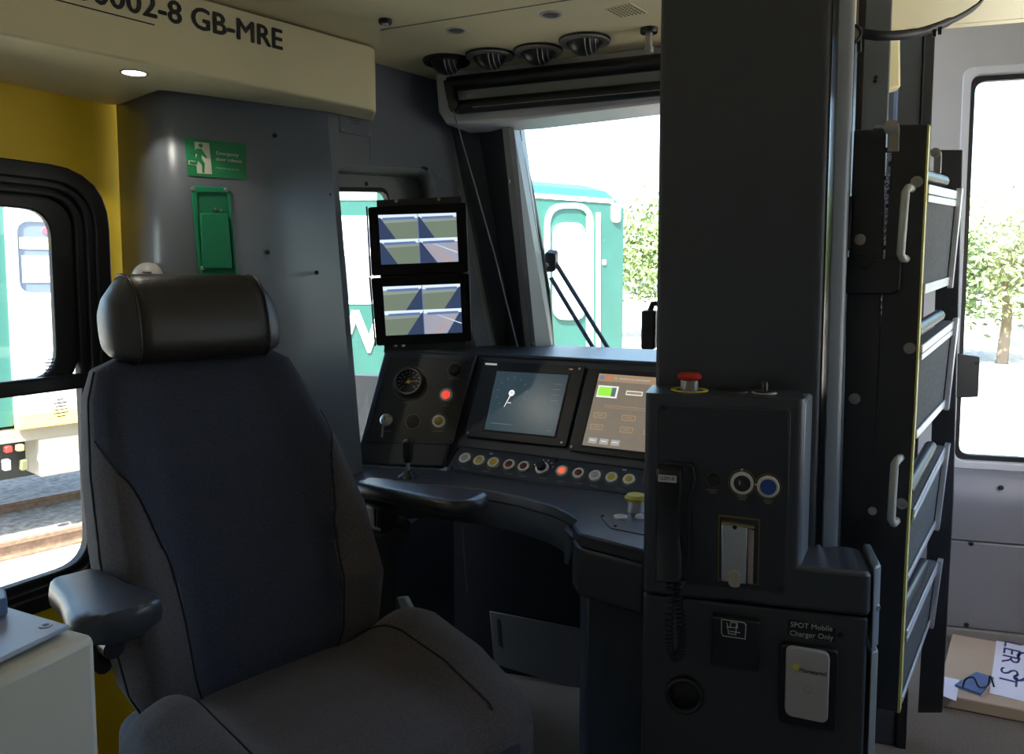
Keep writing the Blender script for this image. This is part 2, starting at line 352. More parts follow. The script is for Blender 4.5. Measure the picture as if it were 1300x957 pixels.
loft('skirting', [[rf(r, FR - .03, z4 + .004), rf(r, FR - .045, z4 - .006), rf(r, FR - .05, 0), rf(r, FR - .002, 0)] for r in (.62, 1.35)], mat('grey_skirting', (.22, .21, .20), .5), lw, 50)

# ================================================================== CREAM BULKHEAD
bz = 1.80
fa = horiz(bz).hit(0, 43); fb = horiz(bz).hit(478, 141)
fd = (fb - fa).normalized(); A0 = fa - fd * .7; fn = V((fd.y, -fd.x, 0))
back = V((-fd.y, fd.x, 0))
bh = thing('overhead_locker', 'cream overhead bulkhead box carrying the vehicle number in black', 'locker', fa.lerp(fb, .6))
bk1 = P2.hit(470, 140) + P2.n * .012; lw0 = wl(f_end - .09, 0, .008); lw1 = wl(-.1, 0, .008)
fp = arcround([A0, fb, bk1, e_t + P1.n * .012, l_t + P1.n * .012, foot[0] + P1.n * .02, lw0, lw1], [0, .03, 0, 0, .07, 0, 0, 0], 5)
prism('body', [V((p.x, p.y, bz)) for p in fp], UP, ZC - bz - .004, CREAM, bh, .014)
BF = PL(fb, fn)
tm = BF.hit(298, 40)
for k, kz in ((0, 0), (.0016, .0), (.0032, 0), (.0016, .0012), (.0016, -.0012)): text('lettering', '400002-8 GB-MRE', BF.hit(358, 52.5) + fd * k + UP * kz, fd, UP, .066, DINK, bh, 'RIGHT', lift=.001 + k * .05 + kz * .04, sx=.99)
u0, u1 = BF.hit(60, -4), BF.hit(196, 31)
prism('underline', [u0, u1, u1 - UP * .0025, u0 - UP * .0025], fn, .001, DINK, bh)
dl = horiz(bz).hit(170, 92)
LIT = mat('lit_lamp', (1, .96, .86), .4, emit=9)
dlt = thing('downlight', 'small round lit downlight in the cream bulkhead soffit', 'light', dl)
rim('trim_ring', dl, -UP, .024, .029, .002, SATIN, dlt); disc('lamp_disc', dl, -UP, .024, .002, LIT, dlt)
ll = bpy.data.lights.new('downlight_lamp', 'SPOT'); ll.energy = .7; ll.spot_size = 2.2; ll.shadow_soft_size = .02; ll.color = (1, .93, .8)
lo = bpy.data.objects.new('downlight_lamp', ll); C.objects.link(lo); lo.parent = dlt; lo.location = (0, 0, -.01)
screw(horiz(bz).hit(375, 145), -UP, .009, bh, SATIN, 'latch')
# ================================================================== CEILING FITTINGS
CP = horiz(ZC)
ga, gb = CP.hit(484, 38), CP.hit(760, -6)
gd = (gb - ga).normalized(); gn = gd.cross(UP)
prism('seam', [ga, gb, gb + gn * .003, ga + gn * .003], -UP, .0012, mat('ceiling_seam', (.2, .18, .13), .7), ceil)
names = ['beside the blind end bracket', 'second along from the blind end bracket', 'third along from the blind end bracket', 'nearest the dark centre pillar']
for k, (px, py) in enumerate(((567, 76), (622, 69), (683, 63), (742, 50))):
    c = CP.hit(px, py); t = thing('air_vent', 'black ball air vent in cream ceiling ' + names[k], 'vent', c, 'ball vents in the ceiling')
    rim('flange', c, -UP, .047, .065, .010, SATIN if k else BLACK, t, 32); rim('gasket', c, -UP, .058, .0675, .005, RUB, t, 32)
    tilt = (-UP + RT * .35 - FW * .25).normalized()
    lathe('ball', c + UP * .012, -UP, [(.047, 0)] + [(.047 * math.cos(a), .006 + .047 * math.sin(a)) for a in [i * math.pi / 16 for i in range(1, 8)]] + [(0, .053)], BLACK, t, 28)
    u = RT
    for s in (.18, .42, .66):
        pts = [c + UP * .006 + (u * s + (FW * math.cos(a) * -1 - UP * math.sin(a)) * math.sqrt(1 - s * s)) * .049 for a in [math.radians(20 + 14 * i) for i in range(8)]]
        tube('louvre', pts, .0016, SATIN, t, 6)
for (px, py, lab) in ((699, 18, 'unlit round recessed spotlight nearer the ceiling grille'), (579, 38, 'unlit round recessed spotlight above the blind end vents')):
    c = CP.hit(px, py); t = thing('spotlight', lab, 'light', c); rim('trim_ring', c, -UP, .020, .026, .003, ALU, t); disc('lens', c, -UP, .020, .0015, mat('dull_lens', (.12, .11, .09), .3), t)
c = CP.hit(489, 25); t = thing('ceiling_catch', 'small dark round catch in the ceiling beside the bulkhead', 'catch', c)
disc('knob', c, -UP, .016, .010, BLACK, t); disc('cap', c - UP * .01, -UP, .008, .003, STEEL, t)
gq = CP.many([(768, 12), (800, 3), (823, 16), (787, 22)]); gt = thing('ceiling_grille', 'small square perforated grille in the cream ceiling', 'grille', (gq[0] + gq[2]) / 2)
prism('plate', gq, -UP, .0012, CREAM, gt)
for i in range(7):
    for j in range(7):
        disc('hole', quadpt(gq, (i + .7) / 7.4, (j + .7) / 7.4) - UP * .0012, -UP, .0034, .0003, RUB, gt, 6)
c = CP.hit(824, 36); t = thing('ceiling_hook', 'small black fitting hanging from ceiling at the pillar', 'fitting', c)
disc('plate', c, -UP, .022, .012, BLACK, t); lathe('stem', c, -UP, [(.009, .01), (.009, .045), (.012, .046), (.012, .06), (0, .062)], SATIN, t, 14)
# speaker grille plate on grey panel, under the bulkhead
c = P2.hit(450, 152); u, v, n = P2.basis(); t = thing('speaker_plate', 'small grey speaker plate with round perforations below the bulkhead', 'speaker', c)
box('plate', c - v * .0, (u, v, n), (.112, .085, .006), GREY, t, .004)
for r_, k in ((.006, 5), (.013, 10), (.020, 14)):
    for i in range(k):
        a = 2 * math.pi * i / k; disc('hole', c + (u * math.cos(a) + v * math.sin(a)) * r_ + v * .008 + n * .003, n, .0022, .0003, RUB, t, 6)
for s in (-1, 1): screw(c + u * .046 * s - v * .033 + n * .003, n, .004, t, SATIN)

# ================================================================== ROLLER BLIND
BPn = HP.off(.03)
rb = thing('roller_blind', 'dark roller blind with grey fabric across the windscreen header', 'blind', BPn.hit(575, 140))
def bar(name, a, b, r, m):
    tube(name, [a, a.lerp(b, .5), b], r, m, rb, 14)
b1a, b1b = BPn.hit(570, 107), BPn.hit(900, 72); b2a, b2b = BPn.hit(584, 136), BPn.hit(900, 107)
bar('roller_tube', b1a, b1b, .022, BLACK); bar('hem_bar', b2a, b2b, .020, BLACK)
prism('fabric', [b1a + RT * .03, b1b, b2b, b2a + RT * .02], -HP.n, .004, LGREY, rb)
la, lb = BPn.off(.02).hit(600, 136), BPn.off(.02).hit(900, 108.5); tube('metal_line', [la, lb], .0012, STEEL, rb, 6)
eb = BPn.many([(566, 103), (579, 106), (583, 127), (586, 146), (575, 143), (570, 125)]); prism('end_bracket', eb, HP.n, .02, BLACK, rb, .004)
disc('cord_wheel', BPn.off(.02).hit(577, 134), HP.n, .016, .012, BLACK, rb)
tube('pull_cord', [BPn.off(.03).hit(575, 138), pt(600, 225, 2.36), pt(630, 330, 2.40), pt(657, 440, 2.40)], .0022, mat('cord_grey', (.16, .16, .17), .6), rb, 6)

# ================================================================== EMERGENCY SIGN, RELEASE HANDLE
P1 = P1.off(.0065)
u, v, n = P1.basis()
sq = P1.off(.001).many([(234, 174), (312, 183), (313, 228), (238, 223)])
sg = thing('emergency_sign', 'green emergency door release sticker on the grey corner panel', 'sign', (sq[2] + sq[3]) / 2)
prism('backing', rquad(sq, .04), n, .0012, SIGN, sg)
def sgp(cx, cy): return P1.off(.0026).hit(220 + cx * 110 / 526, 160 + cy * 110 / 526)
prism('door_shape', [sgp(*q) for q in ((128, 95), (217, 104), (236, 293), (145, 286))], n, .0005, CRM, sg)
SGN2 = .0008
def fig(name, l, m=SIGN): prism(name, [sgp(*q) + n * SGN2 for q in l], n, .0004, m, sg)
lathe('running_figure_head', sgp(166, 119) + n * SGN2, n, [(.0052, 0), (.0052, .0004)], SIGN, sg, 14)
fig('running_figure', [(140, 136), (170, 138), (184, 160), (206, 190), (198, 196), (172, 176), (170, 196), (190, 226), (188, 284), (176, 284), (172, 236), (150, 212), (142, 236), (98, 238), (98, 226), (130, 222), (144, 170), (116, 168), (98, 158), (104, 148), (130, 150)])
fig('leg_outline', [(92, 208), (140, 212), (156, 226), (150, 238), (120, 240), (92, 232)], CRM); 
prism('leg_shape', [sgp(*q) + n * .0014 for q in ((98, 213), (138, 217), (148, 226), (146, 232), (120, 234), (98, 227))], n, .0003, SIGN, sg)
su = (sq[1] - sq[0]).normalized()
for k in (0, .0005): text('lettering', 'Emergency', sgp(258, 163) + su * k + n * k * .2, su, UP, .0125, INK, sg, 'LEFT', lift=0); text('lettering', 'door release', sgp(258, 199) + su * k + n * k * .2, su, UP, .0125, INK, sg, 'LEFT', lift=0)
text('lettering', 'Penalty for improper use', sgp(264, 253), su, UP, .0054, INK, sg, 'LEFT', lift=0)
rh = thing('release_handle', 'green recessed emergency door release handle below the sticker', 'handle', P1.hit(270, 346))
hq_ = P1.many([(241, 236), (291, 238), (301, 352), (252, 350)]); hi_ = P1.many([(249, 245), (288, 246), (296, 345), (256, 345)])
ring('surround', rquad(hq_, .08, 4), rquad(hi_, .06, 4), n, .008, GRN, rh, .003)
prism('recess', rquad(hi_, .06, 4), n, .0015, mat('green_recess', (.010, .20, .095), .5), rh)
prism('flap', P1.off(.002).many([(252, 271), (287, 271), (293, 341), (256, 341)]), n, .016, GRN, rh, .003)
for q in ((245, 240), (287, 241)): screw(P1.off(.009).hit(*q), n, .0055, rh, STEEL)
for q in ((257, 340), (292, 339)): screw(P1.off(.012).hit(*q), n, .005, rh, ALU, 'hinge_pin')
disc('lock_pin', P1.off(.002).hit(272, 266), n, .004, .008, STEEL, rh, 10); disc('lock_pin', P1.off(.002).hit(279, 267), n, .004, .008, STEEL, rh, 10)
for q in ((349, 172), (402, 346), (340, 320)): screw(P1.off(.002).hit(*q), n, .006, wfl)
screw(P2.off(.001).hit(420, 247), P2.n, .006, wf2)
c = pt(187, 352, 1.93); sd = thing('alarm_sounder', 'small pale domed sounder on the corner behind the headrest', 'sounder', c)
lathe('dome', c, V((.1, -1, .0)), [(.036, -.02), (.036, .0), (.033, .012), (.024, .024), (.012, .03), (0, .031)], mat('pale_plastic', (.5, .49, .46), .4), sd, 20)
for i in range(3): box('slot', c + V((.012, -.027, .012 - .008 * i)), ((1, 0, 0), (0, 1, 0), (0, 0, 1)), (.02, .006, .002), RUB, sd)

# ================================================================== CCTV MONITORS
MP = PL(pt(535, 345, 2.16), V((.17, -1, .03)))
EM = {}
def em(name, c, s=1.0):
    if name not in EM: EM[name] = mat(name, c, .3, emit=s, spec=.3)
    return EM[name]
SKYM = em('picture_sky', (.50, .58, .72), .9); GRASS = em('picture_grass', (.13, .165, .125), .8); GRASS2 = em('picture_far_grass', (.20, .24, .22), .8)
TRAIN = em('picture_train', (.035, .055, .12), .6); PLAT = em('picture_platform', (.27, .27, .33), .8); LINE_ = em('picture_line', (.42, .24, .18), .8); BLUEP = em('picture_blue', (.10, .16, .32), .7)
def picture(name, q, parent, layout):
    bm = bmesh.new(); ms = [SKYM, GRASS, GRASS2, TRAIN, PLAT, LINE_, BLUEP]
    def pg(pts, mi, lay):
        vs_ = [bm.verts.new(quadpt(q, s, t) + MP.n * (.0004 + .0003 * lay)) for s, t in pts]
        f = bm.faces.new(vs_); f.material_index = mi
    for (ox, oy, kind) in layout:
        L = lambda pts: [(ox + s * .5, oy + t * .5) for s, t in pts]
        pg(L([(0, 0), (1, 0), (1, 1), (0, 1)]), 2 if kind != 'plat' else 4, 0)
        pg(L([(0, 0), (1, 0), (1, .16), (0, .16)]), 0, 1); pg(L([(.1, .12), (.9, .10), (.95, .2), (.1, .22)]), 6, 2)
        pg(L([(0, .35), (1, .3), (1, 1), (0, 1)]), 1 if kind != 'plat' else 4, 1)
        if kind == 'right': pg(L([(0, .12), (.05, .12), (.42, 1), (0, 1)]), 3, 3)
        elif kind == 'left': pg(L([(1, .12), (.96, .12), (.55, 1), (1, 1)]), 3, 3)
        else:
            pg(L([(.0, .15), (.06, .15), (.45, 1), (0, 1)] if kind == 'plat' and oy and layout[0][2] == 'right' else [(1, .15), (.95, .15), (.6, 1), (1, 1)]), 3, 3)
            pg(L([(.22, .3), (.25, .3), (.85, .98), (.78, .98)] if layout[0][2] == 'right' else [(.78, .3), (.81, .3), (.35, .98), (.28, .98)]), 5, 4)
            pg(L([(.35, .22), (.37, .22), (.99, .6), (.99, .64)]), 0, 4)
    pg([(.495, 0), (.505, 0), (.505, 1), (.495, 1)], 6, 5); pg([(0, .5), (1, .5), (1, .515), (0, .515)], 0, 5)
    return finish(name, bm, ms, parent, 0, 0)
for k, (bq, sq_, lay, lab) in enumerate((
    ([(467, 263), (592, 257), (595, 345), (472, 350)], [(480, 273), (579, 270), (582, 332), (484, 336)], [(0, 0, 'right'), (.5, 0, 'right'), (0, .5, 'right'), (.5, .5, 'plat')], 'upper black camera monitor showing four platform views'),
    ([(471, 353), (596, 347), (599, 433), (478, 439)], [(486, 364), (584, 360), (587, 422), (490, 426)], [(0, 0, 'left'), (.5, 0, 'left'), (0, .5, 'left'), (.5, .5, 'plat')], 'lower black camera monitor showing four platform views'))):
    q = MP.many(bq); t = thing('monitor', lab, 'monitor', (q[2] + q[3]) / 2, 'camera monitors on the window pillar')
    prism('housing', rquad(q, .03, 3), -MP.n, .035, mat('monitor_black', (.005, .004, .006), .15, spec=.15), t, .002)
    scr = picture('screen', [MP.hit(*p) for p in sq_], t, lay)
    eq = MP.hit(bq[0][0], bq[0][1]); bq_ = MP.hit(bq[3][0], bq[3][1])
    prism('side_plate', [eq - RT * .006 + UP * .003, eq - RT * .001 + UP * .001, bq_ - RT * .001, bq_ - RT * .006], -MP.n, .04, BLACK, t)
mq = MP.off(-.036).many([(478, 254), (586, 249), (592, 443), (488, 446)])
mb = thing('monitor_bracket', 'black mounting bracket holding the two camera monitors', 'bracket', (mq[2] + mq[3]) / 2)
prism('back_plate', mq, -MP.n, .012, BLACK, mb, .002)
for p in ((503, 255), (557, 253)): screw(MP.off(-.034).hit(*p), MP.n, .005, mb, SATIN)
box('arm', MP.off(-.08).hit(545, 400), (MP.n, UP, MP.n.cross(UP)), (.10, .10, .05), BLACK, mb, .004)
for p in ((502, 440), (512, 440)): disc('plug', MP.off(-.03).hit(*p), UP, .005, .012, STEEL, mb, 10)

# ================================================================== DRIVING DESK
ZD = .80; DP = horiz(ZD); du = None
desk = thing('driving_desk', 'dark grey curved driving desk with screens and coloured push buttons', 'desk', DP.hit(640, 600) - UP * ZD)
# worktop
front_px = [(455, 626), (470, 619), (485, 616), (545, 613), (608, 620), (655, 628), (701, 641), (724, 652), (733, 658), (727, 666), (735, 677), (818, 698)]
front = [DP.hit(*p) for p in front_px]
backl = [DP.hit(*p) for p in ((850, 640), (820, 631), (568, 597), (447, 590), (425, 594))]
prism('worktop', front + [DP.hit(822, 680)] + backl + [DP.hit(420, 628)], -UP, .03, DESK, desk, .005)
# rounded apron below the worktop edge
n_in = V((-.25, 1, 0)).normalized()
ap_r = []
for p in front[:10]: ap_r.append([p - UP * .030, p - UP * .06 + n_in * .004, p - UP * .105 + n_in * .03, p - UP * .11 + n_in * .06, p - UP * .03 + n_in * .06])
loft('apron', ap_r, DARK, desk, 50)
# right pedestal block
ped_f = [DP.hit(727, 666), DP.hit(735, 677), DP.hit(818, 698)]
pf = [ped_f[0], ped_f[1], ped_f[2], ped_f[2] + FW * .5, ped_f[0] + FW * .55]
prism('pedestal_head', [p - UP * .031 for p in pf], -UP, .11, DESK, desk, .008)
sh = FW * .035 + RT * .012
prism('pedestal', [p + sh - UP * .141 for p in pf], -UP, ZD - .141, DARK, desk, .006)
for q in ((798, 762),): screw(PL(pf[1] + sh, -FW + RT * -.1).hit(*q), -FW, .006, desk)
# footwell back, side and kick plate
kp = PL(horiz(.02).hit(690, 858), -FW)
bk = kp.off(-.02)
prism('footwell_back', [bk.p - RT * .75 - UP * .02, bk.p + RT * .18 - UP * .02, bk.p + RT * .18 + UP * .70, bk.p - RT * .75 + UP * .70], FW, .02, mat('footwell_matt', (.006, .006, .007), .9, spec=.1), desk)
kq = kp.many([(622, 775), (752, 800), (752, 880), (628, 842)])
prism('kick_plate', kq, -FW, .006, mat('dull_steel', (.10, .10, .10), .45, .5), desk, .002)
prism('kick_plate_slot', [quadpt(kq, .07, .12) - FW * .0065, quadpt(kq, .10, .12) - FW * .0065, quadpt(kq, .10, .62) - FW * .0065, quadpt(kq, .07, .62) - FW * .0065], -FW, .001, RUB, desk)
lft = DP.hit(452, 624); prism('left_pedestal', [lft - UP * .12, lft - UP * .12 + V((.10, .0, 0)), lft + V((.22, .45, -.12)), lft + V((-.1, .45, -.12))], -UP, ZD - .12, BLACK, desk)
ed = pt(592, 700, 2.1); tube('footwell_edge', [pt(587, 668, 2.15), pt(593, 752, 2.15)], .0025, GREY, desk, 6)
# sloping fascias
a, b = DP.hit(450, 590), DP.hit(560, 594)
FL = plane3(a, b, pt(540, 448, 2.43))
lq = FL.many([(488, 445), (606, 450), (562, 593), (449, 589)])
prism('left_fascia', lq, -FL.n, .03, DESK, desk, .006)
lp = FL.many([(494, 452), (602, 456), (575, 564), (463, 561)])
lpan = prism('instrument_plate', rquad(lp, .03, 3), FL.n, .003, PANEL, desk, .001)
ring('plate_outline', rquad(lp, .03, 3), rquad([quadpt(lp, s, t) for s, t in ((.012, .015), (.988, .015), (.988, .985), (.012, .985))], .03, 3), FL.n, .0042, DARK, desk)
s_bl, s_br = DP.hit(568, 597), DP.hit(826, 632)
s_tl, s_tr = pt(584, 566, 2.305), pt(826, 597, 2.03)
SP = plane3(s_bl, s_br, s_tl)
sq4 = [SP.hit(583, 566), SP.hit(835, 598), SP.hit(835, 634), SP.hit(566, 597)]
prism('button_strip', sq4, -SP.n, .02, DESK, desk, .004)
prism('button_plate', rquad([quadpt(sq4, s, t) for s, t in ((.008, .05), (.995, .05), (.995, .95), (.01, .95))], (.01, .1), 3), SP.n, .002, STRIP, desk, .001)
FC = plane3(SP.hit(583, 566), SP.hit(826, 597), pt(606, 450, 2.43))
cq = [FC.hit(606, 450), FC.hit(850, 463), FC.hit(850, 603), FC.hit(562, 594), ]
cq = [FC.hit(604, 450), FC.hit(850, 463), FC.hit(850, 601), FC.hit(581, 567), FC.hit(562, 592)]
prism('centre_fascia', cq, -FC.n, .03, DESK, desk, .005)
# top shelf running to the windscreen
tl, tm_, tr = FL.hit(488, 445), FC.hit(605, 450), FC.hit(850, 463)
def to_ws(p, k=.012): return p + FW * ((WS.p - p).dot(WS.n) / FW.dot(WS.n) - k)
prism('top_shelf', [tl, tm_, tr, to_ws(tr), to_ws(tm_), tl + FW * .25 + RT * .02], -UP, .02, DARK, desk, .003)
tube('desk_edge_bead', [tl, tm_, tr], .007, DESK, desk, 8)
# displays
def display(bez, scr, name, smat):
    q = FC.many(bez); b_ = prism('display', rquad(q, .025, 3), FC.n, .012, BLACK, desk, .002)
    s_ = [FC.off(.0122).hit(*p) for p in scr]
    e = prism('screen', s_, FC.n, .0006, smat, b_)
    ring('screen_rim', [quadpt(s_, s, t) for s, t in ((-.02, -.02), (1.02, -.02), (1.02, 1.02), (-.02, 1.02))], s_, FC.n, .0018, RUB, b_)
    for s, t in ((.955, .045), (.955, .955), (.03, .955)): screw(quadpt(q, s, t) + FC.n * .012, FC.n, .0038, b_, STEEL)
    return b_, s_, q
SC1 = mat('dark_teal_screen', (.030, .052, .066), .25, emit=.55, var=.25, vscale=9); SC2 = mat('brown_grey_screen', (.16, .135, .105), .25, emit=.7, var=.2, vscale=7)
d1_, s1, q1_ = display([(616, 459), (745, 466), (720, 569), (592, 555)], [(631, 471), (722, 476), (704, 554), (615, 545)], 'a', SC1)
d2_, s2, q2_ = display([(749, 468), (862, 476), (838, 588), (723, 573)], [(761, 474), (856, 481), (836, 576), (739, 565)], 'b', SC2)
GL = em('screen_white', (.62, .62, .62), .8); GD = em('screen_faint', (.10, .13, .15), .7); GB = em('screen_brown', (.26, .17, .10), .8); GG = em('screen_green', (.22, .55, .05), .9); GBL = em('screen_blue', (.08, .16, .35), .8); GO = em('screen_orange', (.45, .13, .06), .8); GGR = em('screen_grey', (.26, .26, .26), .8)
fn_ = FC.n
def on(s, a, b, w_, h_, m, par, name='screen_mark', lift=.0008): prism(name, [quadpt(s, a, b) + fn_ * lift, quadpt(s, a + w_, b) + fn_ * lift, quadpt(s, a + w_, b + h_) + fn_ * lift, quadpt(s, a, b + h_) + fn_ * lift], fn_, .0002, m, par)
def box_on(s, a, b, w_, h_, m, par):
    o_ = [quadpt(s, x, y) + fn_ * .0008 for x, y in ((a, b), (a + w_, b), (a + w_, b + h_), (a, b + h_))]
    e = .012; i_ = [quadpt(s, x, y) + fn_ * .0008 for x, y in ((a + e, b + e), (a + w_ - e, b + e), (a + w_ - e, b + h_ - e), (a + e, b + h_ - e))]
    ring('screen_box', o_, i_, fn_, .0002, m, par)
nc = quadpt(s1, .28, .36); lathe('needle_hub', nc + fn_ * .0008, fn_, [(.0098, 0), (.0098, .0003)], GL, d1_, 20)
ne = quadpt(s1, .215, .60); nd = (ne - nc).cross(fn_).normalized() * .0022
prism('needle', [nc + nd + fn_ * .0008, nc - nd + fn_ * .0008, ne - nd * .4 + fn_ * .0008, ne + nd * .4 + fn_ * .0008], fn_, .0003, GL, d1_)
for i in range(11):
    a_ = math.radians(225 - 27 * i); r0 = .045; uu = (s1[1] - s1[0]).normalized(); vv = (s1[0] - s1[3]).normalized()
    p = nc + (uu * math.cos(a_) + vv * math.sin(a_)) * r0 + fn_ * .0008; q_ = (uu * math.cos(a_) + vv * math.sin(a_)) * .006; w_ = q_.cross(fn_).normalized() * .0008
    prism('dial_tick', [p + w_, p - w_, p - w_ + q_, p + w_ + q_], fn_, .0002, GD, d1_)
text('dial_figure', '0', nc + fn_ * .0012, uu, vv, .008, DINK, d1_, lift=0); on(s1, .25, .52, .05, .012, GL, d1_)
for i in range(4): on(s1, .83, .16 + .09 * i, .11, .008, GD, d1_)
on(s1, .07, .88, .32, .008, GD, d1_); on(s1, .86, .92, .08, .008, GD, d1_)
prism('maker_plate', [quadpt(q1_, s, t) + fn_ * .012 for s, t in ((.03, .035), (.15, .035), (.15, .06), (.03, .06))], fn_, .0006, GGR, d1_)
on(q1_, .86, .05, .035, .012, GO, d1_, 'indicator', .0122)
# display two content
on(s2, .0, .0, 1.0, .105, GB, d2_, 'title_bar'); lathe('info_icon', quadpt(s2, .055, .055) + fn_ * .0012, fn_, [(.006, 0), (.006, .0003)], GBL, d2_, 14)
tc_ = quadpt(s2, .135, .055) + fn_ * .0012; prism('warning_icon', [tc_ + vv * .008, tc_ - vv * .007 + uu * .009, tc_ - vv * .007 - uu * .009], fn_, .0003, GO, d2_)
[on(s2, a_, .045, b_, .022, GGR, d2_, 'title_mark', .0012) for a_, b_ in ((.23, .03), (.29, .10), (.40, .04), (.45, .04), (.50, .20))]
on(s2, .03, .165, .28, .165, GL, d2_, 'battery_outline'); on(s2, .045, .185, .18, .125, GG, d2_, 'battery_level', .0012); on(s2, .225, .185, .06, .125, GD, d2_, 'battery_end', .0012)
on(s2, .42, .21, .22, .06, GL, d2_); on(s2, .43, .222, .20, .036, GB, d2_, 'value_field', .0012); on(s2, .72, .21, .22, .06, GL, d2_); on(s2, .73, .222, .20, .036, GB, d2_, 'value_field', .0012)
on(s2, .17, .43, .8, .008, GB, d2_); on(s2, .17, .46, .8, .005, GB, d2_)
for (a_, b_, w_) in ((.06, .54, .17), (.44, .54, .18), (.05, .70, .17), (.45, .70, .17), (.76, .54, .16), (.76, .70, .16)): box_on(s2, a_, b_, w_, .075, GB, d2_); on(s2, a_ + .04, b_ + .03, w_ - .08, .012, GB, d2_)
for i in range(3): on(s2, .07 + .15 * i, .885, .115, .075, GGR, d2_, 'soft_key'); on(s2, .09 + .15 * i, .915, .07, .008, GL, d2_, 'soft_key_mark', .0012)
# push buttons
def button(px, py, P, rpx, lens, name='push_button', label=None, hint=True, par=None, lift=.002):
    par = par or desk; c = P.hit(px, py); r = rpx / FPX * c.y; n = P.n; c = c + n * lift
    rim('engraved_ring', c, n, r * 1.22, r * 1.32, .0003, OCH, par, 28)
    b_ = lathe(name, c, n, [(r, 0), (r, .005), (r * .92, .007), (r * .64, .007), (r * .62, .004), (0, .004)], BEZ, par, 28)
    if label: b_['label'] = label
    lathe('lens', c + n * .004, n, [(r * .62, 0), (r * .62, .0022), (r * .5, .0034), (0, .004)], lens, b_, 24)
    return b_
def nohint(*a, **k): return button(*a, hint=False, **k)
DKR = BUT_R
for (px, py, m, lab) in ((591, 583, BUT_W, 'grey push button'), (609, 586, BUT_Y, 'yellow push button'), (627, 588.5, BUT_Y, 'yellow push button'), (647, 591, DKR, 'dark red push button'), (665.5, 593.5, DKR, 'dark red push button'), (714, 599, BUT_O, 'lit orange push button'), (735, 602, DKR, 'dark red push button'), (756, 605, BUT_W, 'grey push button'), (777, 607.5, BUT_Y, 'yellow push button'), (799, 610, BUT_Y, 'yellow push button')):
    nohint(px, py, SP, 8.0, m, label=lab)
c = SP.hit(689, 595.5) + SP.n * .002; r = 9 / FPX * c.y; u, v, n = SP.basis()
kb = lathe('rotary_switch', c, n, [(r, 0), (r, .007), (r * .8, .009), (0, .009)], BEZ, desk, 28); kb['label'] = 'black rotary switch'
lathe('knob', c + n * .009, n, [(r * .72, 0), (r * .66, .012), (0, .013)], BLACK, kb, 20); box('knob_grip', c + n * .02, (u * .5 + v * .86, v * .5 - u * .86, n), (r * .4, r * 1.3, .012), BLACK, kb, .002)
for i in range(6):
    a_ = math.radians(20 + 28 * i); p = c + (u * math.cos(a_) + v * math.sin(a_)) * r * 1.55; disc('position_mark', p, n, .0026, .0005, INK, desk, 8)
for (px, py) in ((624, 576.5), (793, 597)): box('arrow_mark', SP.hit(px, py) + SP.n * .0025, SP.basis(), (.012, .004, .0008), INK, desk)
for (px, py) in ((581, 571), (707, 585), (574, 594)): screw(SP.hit(px, py) + SP.n * .002, SP.n, .0045, desk)
def hintline(P, px, py, wpx, lift=.0034, par=None, m=None):
    c = P.hit(px, py); u, v, n = P.basis(); box('legend', c + n * lift, (u, v, n), (wpx / FPX * c.y, .0035, .0003), m or HINT, par or desk)
for (px, py) in ((590, 595), (617, 599), (646, 602), (664, 605), (689, 607.5), (712, 611.5), (734, 614), (754, 617), (786, 621)): hintline(SP, px, py, 11, .0024)
# left panel fittings
FLs = FL.off(.003)
c = FLs.hit(520.5, 486.5); r = 19 / FPX * c.y; u, v, n = FL.basis()
rim('engraved_ring', c, n, r * 1.17, r * 1.21, .0004, OCH, desk, 40)
g = lathe('pressure_gauge', c, n, [(r, 0), (r, .02), (r * .94, .025), (r * .82, .025), (r * .80, .012), (0, .012)], BLACK, desk, 40); g['label'] = 'round black pressure gauge with yellow needle'
lathe('dial', c + n * .0122, n, [(r * .8, 0), (r * .8, .001), (0, .001)], mat('gauge_face', (.012, .012, .012), .5), g, 32)
rim('chrome_ring', c + n * .024, n, r * .83, r * .87, .0015, SATIN, g, 36)
for i in range(13):
    a_ = math.radians(220 - 260 * i / 12); d_ = u * math.cos(a_) + v * math.sin(a_); p = c + n * .0135 + d_ * r * .64; w_ = d_.cross(n) * .0013
    prism('scale_tick', [p + w_, p - w_, p - w_ + d_ * r * .12, p + w_ + d_ * r * .12], n, .0004, INK, g)
for i, s in enumerate(('0', '2', '4', '6', '8', '10', '12')):
    a_ = math.radians(220 - 260 * i / 6); text('figure', s, c + n * .0135 + (u * math.cos(a_) + v * math.sin(a_)) * r * .48, u, v, .008, INK, g, lift=0)
nd_ = (u * .98 + v * .18); w_ = nd_.cross(n) * .0022; p = c + n * .015
prism('needle', [p - nd_ * r * .25 + w_, p - nd_ * r * .25 - w_, p + nd_ * r * .66 - w_ * .3, p + nd_ * r * .66 + w_ * .3], n, .0006, mat('needle_yellow', (.75, .5, .04), .5), g)
lathe('needle_hub', p, n, [(.006, 0), (.006, .003), (0, .0035)], mat('needle_yellow', (1, 1, 1)), g, 14)
text('dial_text', 'bar', c + n * .0135 + v * r * .25, u, v, .007, INK, g, lift=0)
nohint(567, 502, FL, 8.3, BUT_L, label='lit red push button', lift=.003); nohint(557.5, 535.5, FL, 8.6, mat('amber_lens', (.30, .20, .02), .3), label='amber push button', lift=.003)
c = FLs.hit(577, 469.5); r = 8.5 / FPX * c.y; rim('engraved_ring', c, n, r * 1.1, r * 1.18, .0004, OCH, desk, 28); lathe('black_button', c, n, [(r * .95, 0), (r * .95, .006), (r * .8, .012), (r * .5, .012), (r * .4, .009), (0, .009)], BLACK, desk, 24)
